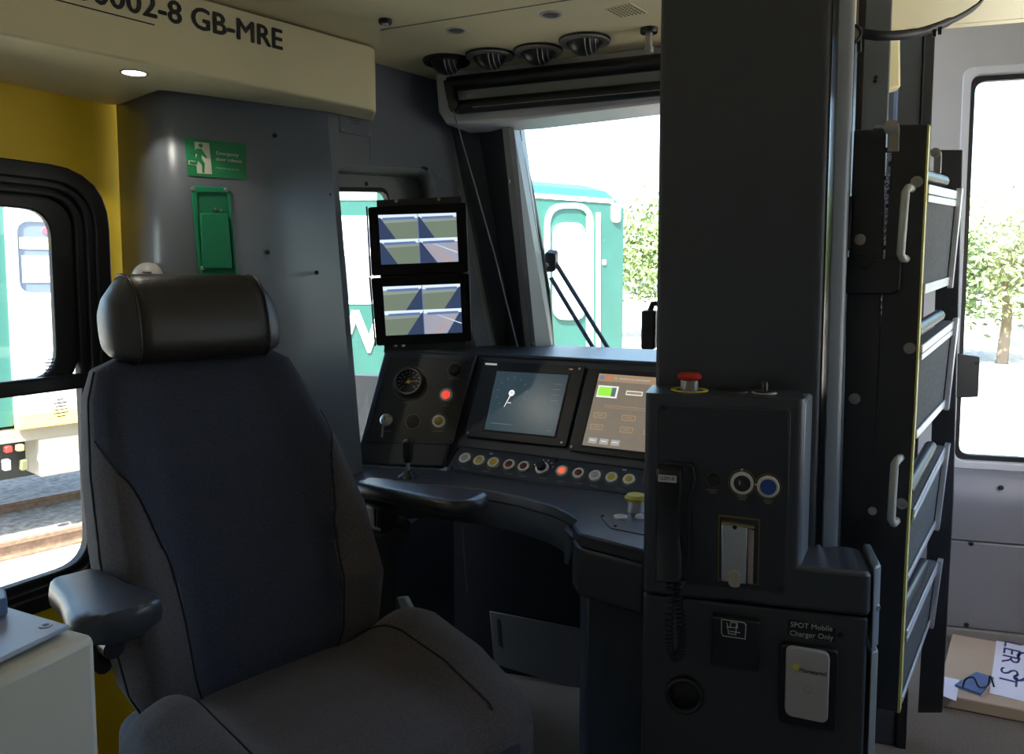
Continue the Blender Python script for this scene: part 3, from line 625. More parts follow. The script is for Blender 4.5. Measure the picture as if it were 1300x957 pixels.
c = FLs.hit(524, 535); rim('engraved_ring', c, n, r * 1.06, r * 1.16, .0006, OCH, desk, 28); disc('blanking_plug', c, n, r, .001, RUB, desk, 24)
c = FLs.hit(491, 533.5); k_ = lathe('key_switch', c, n, [(.019, 0), (.019, .008), (.015, .011), (.010, .011), (.009, .018), (0, .018)], STEEL, desk, 24)
box('key_blade', c + n * .028, (u, v, n), (.004, .014, .024), STEEL, k_, .001); rim('key_ring', c + n * .035 - v * .018, u, .008, .010, .002, STEEL, k_, 16); box('key_tag', c + n * .034 - v * .043 + u * .002, (u, v, n), (.006, .034, .002), SATIN, k_, .0005)
for (px, py, w_) in ((515, 511, 8), (576, 480.5, 15), (566, 514.5, 8), (556, 547.5, 16), (491, 547, 12)): hintline(FLs, px, py, w_, .0004)
for (px, py) in ((598, 460), (571, 560)): screw(FLs.hit(px, py), n, .004, desk)
# direction lever on the worktop
c = DP.hit(518, 606); lv = lathe('lever_gaiter', c, UP, [(.030, 0), (.028, .004), (.016, .012), (.010, .02), (0, .021)], BLACK, desk, 20); lv['label'] = 'black direction lever'
tube('lever_stem', [c + UP * .015, c + UP * .05], .006, STEEL, lv, 10)
loft('lever_grip', [[c + UP * z + V((x * w_ + xo, y * w_ * .9, 0)) for x, y in [(math.cos(a), math.sin(a)) for a in [i * math.pi / 6 for i in range(12)]]] for z, w_, xo in ((.042, .008, 0), (.046, .013, 0), (.065, .0155, 0), (.085, .0145, 0), (.098, .0165, .002), (.106, .014, .003), (.109, .006, .003))], BLACK, lv, 50)
pq = [DP.hit(*p) for p in ((470, 596), (556, 596), (567, 600), (522, 609), (462, 609))]; prism('lever_plate', pq, UP, .0015, DESK, desk, .0005)
# right hand patch with mushroom button
rq = [DP.hit(*p) for p in ((763, 657), (800, 634), (850, 640), (850, 686), (775, 671))]; prism('control_plate', rq, UP, .002, STRIP, desk, .0008)
c = DP.hit(807, 650) + UP * .002; mbn = lathe('mushroom_stem', c, UP, [(.020, 0), (.019, .026), (.015, .027)], STEEL, desk, 24); mbn['label'] = 'yellow mushroom button on steel collar'
lathe('mushroom_cap', c + UP * .024, UP, [(.016, 0), (.026, .004), (.027, .010), (.021, .017), (0, .020)], mat('yellow_green_cap', (.50, .42, .05), .4), mbn, 24)
for (px, py) in ((788, 658), (815, 658)): cc = DP.hit(px, py) + UP * .002; bb = lathe('indicator_ring', cc, UP, [(.017, 0), (.016, .004), (.012, .004), (.011, .002), (0, .002)], BEZ, desk, 20); lathe('lens', cc + UP * .002, UP, [(.011, 0), (0, .003)], BUT_W, bb, 16)
for (px, py) in ((765, 656), (781, 669)): screw(DP.hit(px, py) + UP * .002, UP, .004, desk)

# ================================================================== DRIVER'S SEAT
SA = math.radians(46); SJ = V((-.47, 1.47, 0))
LX = V((math.cos(SA), math.sin(SA), 0)); FY = V((math.sin(SA), -math.cos(SA), 0))
def sp(x, f, z): return SJ + LX * x + FY * f + UP * z          # lateral, forward, height
seat = thing('driver_seat', 'high-backed driver seat in dark blue fabric with black leather headrest', 'seat', SJ)
def lerp_tab(tab, v):
    for (a, *A_), (b, *B_) in zip(tab, tab[1:]):
        if a <= v <= b: t = (v - a) / (b - a); t = t * t * (3 - 2 * t) * .5 + t * .5; return [p + (q - p) * t for p, q in zip(A_, B_)]
    return list(tab[-1][1:])
# v, z, forward position of the front, half width, thickness, bolster
BT = [(0, .545, .00, .150, .05, .0), (.05, .56, .02, .215, .11, .01), (.15, .64, .025, .255, .14, .04), (.3, .74, .01, .272, .145, .055), (.5, .87, -.05, .270, .14, .055), (.7, 1.00, -.125, .255, .13, .04), (.88, 1.12, -.205, .228, .115, .02), (.96, 1.175, -.235, .206, .09, .008), (1, 1.195, -.25, .165, .05, 0)]
NU = 96
def back_pt(v, th, grow=0):
    z, f, hw, tk, bo = lerp_tab(BT, v)
    c_, s_ = math.cos(th), math.sin(th)
    x = hw * (abs(c_) ** .55) * (1 if c_ > 0 else -1); e = abs(x) / hw
    d = tk / 2 * (abs(s_) ** .6) * (1 if s_ > 0 else -1)
    if s_ > 0: d += bo * max(0, min(1, (e - .50) / .32)) ** 1.0 * (1 if e < .9 else 1 - (e - .9) / .1 * .6)
    dip = -.012 * (1 - e * e) if s_ > 0 else 0
    return sp(x, f - tk / 2 + d + dip + grow, z)
rings_ = [[back_pt(v, 2 * math.pi * i / NU) for i in range(NU)] for v in [j / 88 for j in range(89)]]
def seam_lim(v): return .60 + .38 * min(1, max(0, (v - .30) / .48)) ** 2.2
def fm(q, i):
    th = 2 * math.pi * (i + .5) / NU; x = abs(math.cos(th)) ** .55; v = (q + .5) / 88
    lim = seam_lim(v)
    return 0 if (math.sin(th) > 0 and x < lim) else 1
loft('backrest', rings_, [NAVY, BOL], seat, 180, fm)
SEAM = mat('seam_thread', (.012, .012, .015), .9)
for s in (-1, 1):
    pts = []
    for j in range(6, 70):
        v = j / 88; lim = seam_lim(v)
        th = math.acos(min(1, lim) ** (1 / .55)); th = th if s > 0 else math.pi - th
        pts.append(back_pt(v, th, .0005))
    tube('back_seam', pts, .0022, SEAM, seat, 6)
    tube('edge_piping', [back_pt(j / 44, .10 if s > 0 else math.pi - .10, 0) for j in range(3, 43)], .0025, SEAM, seat, 6)
# headrest: rounded bar with slanted end caps
HC = (-.280, 1.272)
def hr_sec(x, sc, dz=0, df=0, k=20):
    o_ = []
    for i in range(k):
        a = 2 * math.pi * i / k; c_, s_ = math.cos(a), math.sin(a)
        f = .062 * sc * abs(c_) ** .75 * (1 if c_ > 0 else -1); z = .090 * sc * abs(s_) ** .75 * (1 if s_ > 0 else -1)
        o_.append(sp(x, HC[0] + f + df - z * .25, HC[1] + z + dz))
    return o_
loft('headrest', [hr_sec(x, s) for x, s in ((-.136, .93), (-.131, .985), (-.11, 1.0), (0, 1.01), (.11, 1.0), (.131, .985), (.136, .93))], LEATH, seat, 60)
for s in (-1, 1):
    loft('headrest_end', [hr_sec(s * x, q, dz) for x, q, dz in ((.134, .95, 0), (.146, .90, -.003), (.172, .66, -.014), (.182, .46, -.02), (.185, .2, -.022))], LEATHG, seat, 60)
    tube('headrest_piping', hr_sec(s * .136, .985) + hr_sec(s * .136, .985)[:1], .0028, LEATH, seat, 6)
    tube('headrest_post', [sp(s * .07, HC[0] + .01, 1.12), sp(s * .07, HC[0] - .005, 1.25)], .008, STEEL, seat, 8)
# cushion
CT = [(0, -.10, .20, .04), (.06, -.08, .25, .10), (.2, .02, .285, .13), (.45, .16, .30, .135), (.7, .30, .295, .13), (.9, .43, .27, .115), (.97, .475, .24, .08), (1, .49, .19, .03)]
def cush(v, th):
    f, hw, tk = lerp_tab(CT, v); c_, s_ = math.cos(th), math.sin(th)
    x = hw * abs(c_) ** .5 * (1 if c_ > 0 else -1); e = abs(x) / hw; z = tk / 2 * abs(s_) ** .55 * (1 if s_ > 0 else -1)
    if s_ > 0:
        k = max(0, min(1, (e - .42) / .40)); b = max(0, min(1, (v - .16) / .22)); b = b * b * (3 - 2 * b) * (1 - .75 * max(0, (v - .45) / .55))
        z += (.085 * k * k * (3 - 2 * k)) * b
    return sp(x, f, .535 + z + .02 * v - (.03 * max(0, v - .7)))
def fm2(q, i):
    th = 2 * math.pi * (i + .5) / NU; return 1 if True else 0
loft('cushion', [[cush(j / 36, 2 * math.pi * i / NU) for i in range(NU)] for j in range(37)], [NAVY, BOL], seat, 180, fm2)
for s in (-1, 1):
    th = math.acos(.66 ** 2); th = th if s > 0 else math.pi - th
    tube('cushion_seam', [cush(j / 36, th) + UP * .0005 for j in range(3, 34)], .002, SEAM, seat, 6)
# armrests
def armrest(x, f0, z, s, yaw=0, L=.30, W=1.4):
    prof = [(0, .026), (.03, .032), (.12, .034), (.2, .042), (.25, .047), (.285, .042), (.302, .028), (.308, .008)]
    cy, sy = math.cos(yaw), math.sin(yaw); rs = []
    for l, hw in prof:
        l *= L / .308; hw *= W; sec = []
        for i in range(16):
            a = 2 * math.pi * i / 16; c_, s_ = math.cos(a), math.sin(a)
            xx = hw * abs(c_) ** .6 * (1 if c_ > 0 else -1); zz = (.027 if x < 0 else .021) * min(1, hw / .024) * abs(s_) ** .6 * (1 if s_ > 0 else -1)
            if s_ > 0: zz -= .006 * (1 - (xx / hw) ** 2)
            sec.append(sp(x + xx * cy + l * sy, f0 + l * cy - xx * sy, z + zz + .015 * l))
        rs.append(sec)
    a_ = loft('armrest', rs, ARM, seat, 60)
    box('armrest_hinge', sp(x - s * .01, f0 + .06, z - .055), (LX, FY, UP), (.045, .11, .06), BLACK, a_, .008)
    tube('armrest_knob', [sp(x - s * .005, f0 + .13, z - .06), sp(x - s * .005, f0 + .16, z - .06)], .016, BLACK, a_, 14)
    for i in range(4): box('adjuster_rib', sp(x - s * .01, f0 + .085 + i * .012, z - .05), (LX, FY, UP), (.05, .005, .04), BLACK, a_)
    tube('armrest_arm', [sp(x - s * .012, f0 + .04, z - .07), sp(x - s * .02, f0 - .0, z - .13), sp(x - s * .05, f0 - .03, z - .17)], .016, BLACK, a_, 10)
armrest(-.312, -.075, .835, -1, 0, .23, 1.45); armrest(.34, -.16, .865, 1, .22, .33, 1.35)
prism('recline_lever', [sp(.30, .05, .60), sp(.30, .01, .655), sp(.30, .04, .665), sp(.30, .10, .605)], LX, .012, mat('pale_blue_plastic', (.30, .36, .42), .4), seat, .003)
box('seat_base', sp(0, .17, .415), (LX, FY, UP), (.42, .44, .10), BLACK, seat, .02)
lathe('pedestal', sp(0, .15, 0), UP, [(.20, 0), (.20, .02), (.12, .05), (.10, .37), (.14, .375)], BLACK, seat, 24)

# ================================================================== CENTRE PILLAR AND CONSOLE
KP = PL(pt(825, 600, 1.40), -FW); KN = -FW
PP = KP.off(-.115)
pil = thing('centre_pillar', 'tall plain charcoal pillar rising behind the telephone console', 'pillar', PP.hit(940, 600) - UP * PP.hit(940, 600).z)
def kcol(P, px, py=420): return P.hit(px, py).dot(RT)
pl, pr = kcol(PP, 833), kcol(PP, 1047); pf_ = PP.p.dot(FW)
def footp(l, r, f0, f1, rad):
    return arcround([rf(l, f0), rf(r, f0), rf(r, f1), rf(l, f1)], rad, 6)
prism('pillar_body', footp(pl, pr, pf_, pf_ + .14, [.01, .022, .01, .01]), UP, 1.96, DARK, pil)
# second cabinet leaf to the right, behind a narrow seam
sd = kcol(PP, 1052); se = kcol(PP, 1076, 300)
LPn = (RT * .45 - FW).normalized()
prism('side_leaf', arcround([rf(sd, pf_ + .004), rf(se + .004, pf_ + .018), rf(se + .004, pf_ + .17), rf(sd, pf_ + .17)], [.004, .012, .004, .004], 4), UP, 1.96, GREY, pil)
con = thing('telephone_console', 'charcoal console cabinet with handset, key switches and metal drawer', 'console', KP.hit(930, 760) - UP * KP.hit(930, 760).z)
zt = KP.hit(900, 502).z; zl = KP.hit(1040, 722).z; zs = KP.hit(820, 747).z
cl, cr, cr2 = kcol(KP, 820), kcol(KP, 1021, 600), kcol(KP, 1108, 760); kf = KP.p.dot(FW)
# upper body (rounded top), lower wide body with ledge, base
prism('upper_body', [p + UP * (zl - .02) for p in footp(cl, cr, kf, kf + .115, [.012, .02, .002, .002])], UP, zt - zl + .02, DARK, con, .006)
prism('side_fillet', [p + UP * (zl - .01) for p in (rf(cr - .03, kf + .03), rf(cr, kf + .012), rf(cr + .020, kf + .11), rf(cr - .03, kf + .11))], UP, zt - zl + .006, GREY, con, .006)
prism('lower_body', [p + UP * (zs - .01) for p in footp(cl, cr2, kf + .0004, kf + .14, [.01, .022, .03, .01])], UP, zl - zs + .01, DARK, con, .010)
ledge_r = cr2 + .016
prism('ledge_side', [p + UP * (zs - .07) for p in (rf(cr2 + .002, kf + .01), rf(ledge_r, kf + .03), rf(ledge_r, kf + .14), rf(cr2 + .002, kf + .14))], UP, zl - zs + .078, GREY, con, .004)
screw(rf(ledge_r - .004, kf + .025, zs + .0), (RT - FW).normalized(), .006, con, SATIN)
prism('base', footp(cl, cr2 - .004, kf + .006, kf + .14, [.01, .012, .03, .01]), UP, zs - .014, DARK, con, .004)
prism('base_side_panel', [p for p in (rf(cr2 + .004, kf + .02), rf(ledge_r + .002, kf + .035), rf(ledge_r + .002, kf + .14), rf(cr2 + .004, kf + .14))], UP, zs - .08, LGREY, con, .003)
# inset panel
iq = KP.many([(833, 512), (1004, 519), (998, 756), (832, 738)])
prism('inset_panel', rquad(iq, .03, 3), KN, .002, mat('console_panel', (.022, .024, .032), .42, bump=.08, scale=900), con, .0008)
ring('panel_groove', rquad(iq, .03, 3), rquad([quadpt(iq, s, t) for s, t in ((.018, .012), (.982, .012), (.982, .988), (.018, .988))], .03, 3), KN, .0035, DARK, con, .001)
KS = KP.off(.002)
for p in ((842, 518), (997, 524), (991, 748)): screw(KS.hit(*p), KN, .005, con)
# controls on the top of the console
TP = horiz(zt)
def onTop(px, r, d): q = KP.hit(px, 500); return RT * r + FW * (kf + d) + UP * zt
cx = kcol(KP, 874); c = onTop(0, cx, .062)
es = lathe('stop_button_collar', c, UP, [(.016, 0), (.016, .018), (.013, .020)], SATIN, con, 24); es['label'] = 'red mushroom stop button on a grey collar'
lathe('stop_button_cap', c + UP * .019, UP, [(.014, 0), (.021, .003), (.022, .008), (.018, .0125), (0, .014)], RED, es, 28)
rim('yellow_ring', c, UP, .026, .034, .0008, YEDGE, con, 32)
c2 = onTop(0, kcol(KP, 974), .062); pb = lathe('top_switch', c2, UP, [(.018, 0), (.017, .003), (.006, .004), (.005, .02), (0, .021)], BLACK, con, 20); rim('switch_ring', c2, UP, .018, .022, .0012, BEZ, con, 24)
lathe('rubber_cap', onTop(0, kcol(KP, 930), .06), UP, [(.03, 0), (.028, .003), (0, .004)], RUB, con, 24)
# face controls
u, v, n = RT, UP, KN
def kbtn(px, py, rpx, lens, lab, ringcol=True):
    c = KS.hit(px, py); r = rpx / FPX * c.y
    rim('engraved_ring', c, n, r * 1.12, r * 1.2, .0004, OCH, con, 32)
    b_ = lathe('push_button', c, n, [(r, 0), (r, .006), (r * .92, .008), (r * .74, .008), (r * .72, .005), (0, .005)], BEZ, con, 32); b_['label'] = lab
    lathe('lens', c + n * .005, n, [(r * .72, 0), (r * .70, .004), (0, .005)], lens, b_, 28); return b_, c, r
kbtn(975, 617, 14, BUT_B, 'blue push button')
b_, c, r = kbtn(942, 612.5, 14.5, BLACK, 'black rotary key switch'); box('knob_grip', c + n * .012, ((u + v).normalized(), (v - u).normalized(), n), (.006, .020, .008), BLACK, b_, .002); box('pointer', c + n * .0165 - u * .004 + v * .003, (u, v, n), (.0018, .007, .001), INK, b_)
c = KS.hit(906, 609.5); rim('engraved_ring', c, n, .0125, .0135, .0006, OCH, con, 24); lathe('black_button', c, n, [(.0118, 0), (.011, .008), (.006, .009), (0, .008)], BLACK, con, 20)
for (px, py, w_) in ((904, 622, 14), (905, 625, 8), (942, 630, 13), (942, 633.5, 9), (975, 635.5, 12), (975, 638.5, 8)): hintline(KS, px, py, w_, .0004, con)
for (px, py) in ((942, 596), (959, 615)): disc('position_mark', KS.hit(px, py), n, .0022, .0005, INK, con, 8)
disc('small_hole', KS.hit(905, 632), n, .002, .0004, RUB, con, 8)
# metal drawer (ticket flap)
fq = KS.many([(912, 653), (965, 659), (963, 743), (911, 736)]); ring('drawer_outline', fq, [quadpt(fq, s, t) for s, t in ((.03, .02), (.97, .02), (.97, .98), (.03, .98))], n, .0015, OCH, con)
dr = prism('metal_flap', [quadpt(fq, s, t) for s, t in ((.08, .10), (.70, .10), (.70, .97), (.08, .97))], n, .014, STEEL, con, .002)
prism('flap_side', [quadpt(fq, s, t) for s, t in ((.72, .16), (.86, .18), (.86, .97), (.72, .97))], n, .009, mat('pinkish_steel', (.50, .40, .36), .35, .8), dr, .001)
prism('flap_top', [quadpt(fq, s, t) for s, t in ((.08, .075), (.86, .085), (.86, .12), (.08, .11))], n, .016, mat('brass', (.35, .29, .15), .4, .8), dr, .001)
prism('finger_tab', [p + n * .014 for p in arcround([quadpt(fq, s, t) for s, t in ((.26, .78), (.56, .78), (.56, 1.03), (.26, 1.03))], .012, 5)], n, .003, mat('tab_beige', (.42, .40, .33), .4, .3), dr, .001)
disc('flap_pin', quadpt(fq, .40, .125) + n * .014, n, .004, .002, RUB, dr, 10)
# handset with cradle and coiled cord
hs = thing('telephone_handset', 'black telephone handset hanging on the console with coiled cord', 'telephone', KS.hit(855, 732))
hp = [KS.hit(*p) for p in ((832, 588), (866, 590), (870, 640), (868, 690), (872, 732), (834, 728))]
def hsec(t):    # t 0..1 top to bottom
    y = 587 + 144 * t; xl = 832 + (2 if t > .03 else 4) ; xr = 866 + 2 * math.sin(t * 3) - (3 if .2 < t < .8 else 0)
    a, b = KS.hit(xl, y), KS.hit(xr, y + 2)
    bulge = .040 - .014 * math.sin(math.pi * t) ** 1.2 + (-.012 if t in (0, 1) else 0); inn = .012 + .012 * math.sin(math.pi * t)
    return [a + n * inn, a + n * (bulge - .006), a.lerp(b, .12) + n * bulge, a.lerp(b, .88) + n * bulge, b + n * (bulge - .006), b + n * inn]
loft('handset_body', [hsec(t) for t in (0, .03, .1, .2, .35, .5, .65, .8, .9, .97, 1)], BLACK, hs, 50)
crd = [KS.hit(*p) for p in ((845, 583), (880, 587), (882, 610), (874, 640), (876, 700), (880, 715), (862, 730), (845, 728))]
prism('cradle', crd, n, .016, BLACK, hs, .004)
tube('cradle_loop', [KS.off(.016).hit(*p) for p in ((878, 592), (881, 610), (874, 632), (875, 690), (872, 712))], .004, RUB, hs, 8)
lb_ = KS.off(.042).many([(835.5, 602), (859, 604), (859, 613), (835.5, 611)]); prism('label_plate', lb_, n, .0006, INK, hs); text('lettering', 'GSM-R', (lb_[0] + lb_[2]) / 2, u, v, .0090, DINK, hs, lift=.0009)
path = [KS.off(.03).hit(*p) for p in ((852, 732), (851, 760), (849, 800), (851, 825), (858, 834), (865, 825), (865, 800), (862, 770), (861, 745), (866, 735))]
def spline(ps, k):
    o_ = []
    for i in range(len(ps) - 1):
        p0, p1, p2, p3 = ps[max(i - 1, 0)], ps[i], ps[i + 1], ps[min(i + 2, len(ps) - 1)]
        for j in range(k):
            t = j / k; o_.append(.5 * ((2 * p1) + (p2 - p0) * t + (2 * p0 - 5 * p1 + 4 * p2 - p3) * t * t + (3 * p1 - p0 - 3 * p2 + p3) * t ** 3))
    return o_ + [ps[-1]]
base_c = spline(path, 44); coil = []
for i, p in enumerate(base_c):
    t = (base_c[min(i + 1, len(base_c) - 1)] - base_c[max(i - 1, 0)]).normalized(); a_ = n; b2_ = t.cross(a_).normalized(); w_ = i * 2 * math.pi / 8
    coil.append(p + (a_ * math.cos(w_) + b2_ * math.sin(w_)) * .0068)
tube('coiled_cord', coil, .0016, RUB, hs, 5)
# base fittings
KB = PL(rf(0, kf + .006), -FW)
sb = KB.many([(904, 776), (965, 784), (963, 847), (903, 838)])
bx_ = prism('socket_box', sb, n, .022, mat('dark_box', (.012, .012, .018), .4), con, .003); bx_['label'] = 'square dark socket box with white outline symbol'
KB2 = KB.off(.0225)
def outline(px, m=INK, w=.0016, name='symbol_line'):
    P_ = KB2.many(px)
    for a, b in zip(P_, P_[1:]):
        d = (b - a).normalized(); s = d.cross(n) * w / 2; prism(name, [a + s - d * w / 2, b + s + d * w / 2, b - s + d * w / 2, a - s - d * w / 2], n, .0004, m, bx_)
outline([(916, 786), (944, 790), (947, 793), (946, 811), (918, 807), (916, 803), (916, 786)]); outline([(923, 791), (925, 804), (934, 805.5), (935, 793)]); outline([(927, 796), (928, 789.5), (936, 791), (936, 797), (923, 795.5)]); outline([(927, 801), (939, 803)])
lbq = KB.many([(1000, 785), (1061, 797), (1060, 815), (999, 804)]); lbl = prism('label_plate', lbq, n, .0012, RUB, con)
lu = (lbq[1] - lbq[0]).normalized()
text('lettering', 'SPOT Mobile', KB.off(.0014).hit(1030, 795.5), RT, UP, .0128, INK, lbl, lift=0); text('lettering', 'Charger Only', KB.off(.0014).hit(1030, 806.5), RT, UP, .0128, INK, lbl, lift=0)
screw(KB.hit(1067, 805), n, .006, con)
hq2 = KB.many([(990, 813), (1064, 822), (1060, 925), (988, 912)]); cr_ = prism('charger_cradle', rquad(hq2, .08, 4), n, .014, BLACK, con, .003)
phq = KB.off(.014).many([(998, 817), (1053, 826), (1050, 915), (996, 904)]); ph = thing('mobile_phone', 'pale mobile phone slotted in the charger holder on the console', 'phone', (phq[2] + phq[3]) / 2)
prism('phone_body', rquad(phq, (.16, .09), 5), n, .011, mat('pale_phone', (.40, .39, .40), .4), ph, .002)
pc = quadpt(phq, .22, .27) + n * .0114; st = []
for i in range(16): a_ = 2 * math.pi * i / 16; r_ = .0085 if i % 2 == 0 else .0045; st.append(pc + (RT * math.cos(a_) + UP * math.sin(a_)) * r_)
prism('star_emblem', st, n, .0003, mat('lime', (.62, .60, .08), .5), ph); text('lettering', 'Merseyrail', quadpt(phq, .62, .30) + n * .0114, (phq[1] - phq[0]), UP, .0105, DINK, ph, lift=0)
rim('home_ring', quadpt(phq, .52, .56) + n * .0112, n, .006, .0075, .0005, SATIN, ph, 20)
c = KB.hit(869, 880); rim('round_socket', c, n, .026, .034, .012, BLACK, con, 32); disc('socket_core', c, n, .026, .004, RUB, con, 28)
# black box beside pillar against the windscreen
c = pt(824.5, 418, 1.60); pm = thing('pillar_camera', 'small black box fixed beside the pillar against the windscreen', 'camera', c)
box('housing', c, (RT, FW, UP), (.028, .05, .078), BLACK, pm, .004); tube('bracket', [c + UP * .035, c + UP * .052 + RT * .006, c + UP * .052 + RT * .02], .006, BLACK, pm); disc('lens', c - FW * .026, -FW, .008, .004, RUB, pm)

# ================================================================== FOLDED ESCAPE LADDER
TD = V((.545, .839, 0)); PE = V((.839, -.545, 0))      # tread direction (away), plate direction
LP_ = PL(pt(1150, 400, 1.46), -TD); ln = -TD
lad = thing('folding_ladder', 'dark folded escape ladder with yellow edges and grit treads', 'ladder', LP_.hit(1140, 868) - UP * LP_.hit(1140, 868).z)
def plate(name, q, m, t=.012, bev=.002): return prism(name, LP_.many(q), -ln, t, m, lad, bev)
plate('stringer', [(1134, 158), (1179, 158), (1140, 905), (1088, 895)], mat('ladder_black', (.022, .023, .028), .45, bump=.05), .016)
plate('stringer', [(1084, 165), (1125, 164), (1117, 420), (1107, 640), (1100, 850), (1062, 850), (1068, 640), (1074, 400)], mat('ladder_black', (0, 0, 0)), .016)
# yellow / bright edge strip
prism('edge_strip', [LP_.off(.001).hit(*p) for p in ((1177.5, 158), (1180, 158), (1171.5, 330), (1162.5, 520), (1152, 700), (1142.5, 905), (1139, 905), (1149, 700), (1160, 520), (1169, 330))], -ln, .022, mat('pale_yellow_edge', (.66, .60, .18), .5), lad)
# grab handles
for (a_, b_) in (((1150, 238), (1143, 328)), ((1136, 584), (1131, 665))):
    LQ = LP_.off(.03); A_, B_ = LQ.hit(*a_), LQ.hit(*b_); d_ = (B_ - A_).normalized()
    tube('grab_handle', [A_ + TD * .03 + PE * .006, A_ + TD * .006 + PE * .004, A_ + d_ * .008, A_.lerp(B_, .5), B_ - d_ * .008, B_ + TD * .006 + PE * .004, B_ + TD * .03 + PE * .006], .0072, mat('pale_handle', (.5, .5, .47), .4), lad, 10)
for p in ((1164, 231), (1155, 442), (1145, 639), (1085, 506), (1092, 304), (1101, 335)):
    c = LP_.hit(*p); b_ = lathe('bolt', c, ln, [(.0105, 0), (.0105, .003), (.008, .004), (.005, .004), (.0045, .002), (0, .002)], SATIN, lad, 20)
# latch plate in the middle
plate('latch_plate', [(1072, 326), (1145, 330), (1143, 368), (1133, 374), (1070, 373)], BLACK, -.010, .003)
plate('latch_bracket', [(1073, 250), (1084, 250), (1080, 318), (1070, 318)], BLACK, -.02, .002)
plate('latch_bracket', [(1086, 320), (1113, 330), (1100, 343), (1092, 338)], RUB, -.013, .002)
# pivot brackets at the top and chain between the plates
for (cx, cy, r_, P_) in ((1132, 162, .013, LP_.off(.006)), (1188, 194, .010, LP_.off(-.3))):
    c = P_.hit(cx, cy); pv = lathe('pivot', c, ln, [(r_, 0), (r_, .008), (r_ * .6, .010), (0, .010)], SATIN, lad, 24)
    box('pivot_link', c - UP * .022 + PE * .004, (PE, UP, TD), (r_ * 1.5, .045, .006), SATIN, pv, .002)
plate('pivot_cap', [(1108, 163), (1112, 159), (1122, 159), (1125, 164)], SATIN, .01, .001)
for i in range(26):
    t_ = i / 25; p = LP_.off(-.006).hit(1130 - 14 * t_, 182 + 220 * t_); rim('chain_link', p, PE if i % 2 else ln, .0022, .0042, .003, SATIN if i % 3 else BLACK, lad, 8)
for i in range(4):
    p = LP_.off(-.004).hit(1131 - 2 * i, 190 + 18 * i); box('chain_guide', p + PE * (.006 if i % 2 else -.006), (PE, UP, TD), (.008, .008, .012), BLACK, lad)
tube('gas_strut', [LP_.off(-.01).hit(1112, 520), LP_.off(-.01).hit(1108, 655)], .006, ALU, lad, 8); disc('strut_end', LP_.off(-.0).hit(1108, 648), ln, .008, .006, STEEL, lad)
# treads, far stringer
def tread(nTL, nBL, fTR, fBR):
    # near edge from the plate plane; far edge .62 m along the tread direction
    a = LP_.off(-.02).hit(*nTL); b = LP_.off(-.02).hit(*nBL)
    FP_ = LP_.off(-.64); c = FP_.hit(*fTR); d = FP_.hit(*fBR)
    return [a, c, d, b]
tl_ = [((1176, 234), (1171, 373), (1214, 243), (1202, 362)), ((1168, 438), (1160, 557), (1209, 407), (1197, 516)), ((1158, 646), (1149, 738), (1198, 566), (1185, 668)), ((1149, 800), (1142, 892), (1189, 712), (1178, 792))]
ord_ = ['uppermost', 'second', 'third', 'lowest']
for k, a_ in enumerate(tl_):
    q = tread(a_[0], a_[1], a_[2], a_[3]); nn = (q[1] - q[0]).cross(q[3] - q[0]).normalized(); nn = nn if nn.dot(EYE - q[0]) > 0 else -nn
    bt = prism('tread', q, -nn, .02, GRIT, lad)
    for (t0, t1) in ((0, .085), (.095, .16), (.91, 1)):
        prism('nosing' if t0 < .5 else 'rear_rail', [quadpt(q, 0, t0) + nn * .001, quadpt(q, 1, t0) + nn * .001, quadpt(q, 1, t1) + nn * .001, quadpt(q, 0, t1) + nn * .001], nn, .004, ALU, bt, .001)
    e0, e1 = quadpt(q, .97, -.03), quadpt(q, .97, 1.03); prism('end_rail', [e0 + nn * .002, quadpt(q, 1.03, -.03) + nn * .002, quadpt(q, 1.03, 1.03) + nn * .002, e1 + nn * .002], nn, .012, ALU, bt, .001)
    tube('tread_roller', [quadpt(q, .1, -.10) - nn * .02, quadpt(q, .8, -.10) - nn * .02], .014, BLACK, lad, 10)
FPn = LP_.off(-.66)
prism('far_stringer', FPn.many([(1192, 190), (1222, 190), (1210, 640), (1196, 905), (1165, 905), (1180, 640)]), TD, .016, mat('ladder_black', (0, 0, 0)), lad, .002)

# ================================================================== RIGHT HAND DOOR POST, STRAP, BOXES
XP = PL(pt(1100, 100, 1.62), -FW); xf = XP.p.dot(FW)
dp = thing('door_post', 'blue grey metal post standing behind the folded ladder', 'post', rf(kcol(XP, 1100), xf, 0))
prism('post_face', [rf(kcol(XP, 1083), xf), rf(kcol(XP, 1118), xf), rf(kcol(XP, 1118), xf + .05), rf(kcol(XP, 1083), xf + .05)], UP, 1.965, GREY, dp, .004)
prism('post_edge', [rf(kcol(XP, 1076), xf - .01), rf(kcol(XP, 1085), xf - .01), rf(kcol(XP, 1085), xf + .03), rf(kcol(XP, 1076), xf + .03)], UP, 1.965, RUB, dp, .002)
for p in ((1098, 8), (1112, 98), (1111, 103)): screw(XP.hit(*p), -FW, .004, dp)
X2 = PL(pt(1150, 100, 2.2), -FW); x2 = X2.p.dot(FW)
d2 = thing('door_jamb', 'dark door jamb with black seal beside the pale right wall', 'post', rf(kcol(X2, 1150), x2, 0))
prism('jamb_face', [rf(kcol(X2, 1128), x2), rf(kcol(X2, 1158), x2), rf(kcol(X2, 1158), x2 + .06), rf(kcol(X2, 1128), x2 + .06)], UP, 2.4, DARK, d2, .004)
prism('jamb_seal', [rf(kcol(X2, 1158), x2 - .01), rf(kcol(X2, 1171), x2 - .01), rf(kcol(X2, 1171), x2 + .05), rf(kcol(X2, 1158), x2 + .05)], UP, 2.4, RUB, d2, .003)
screw(X2.hit(1177, 153), -FW, .008, d2, SATIN)
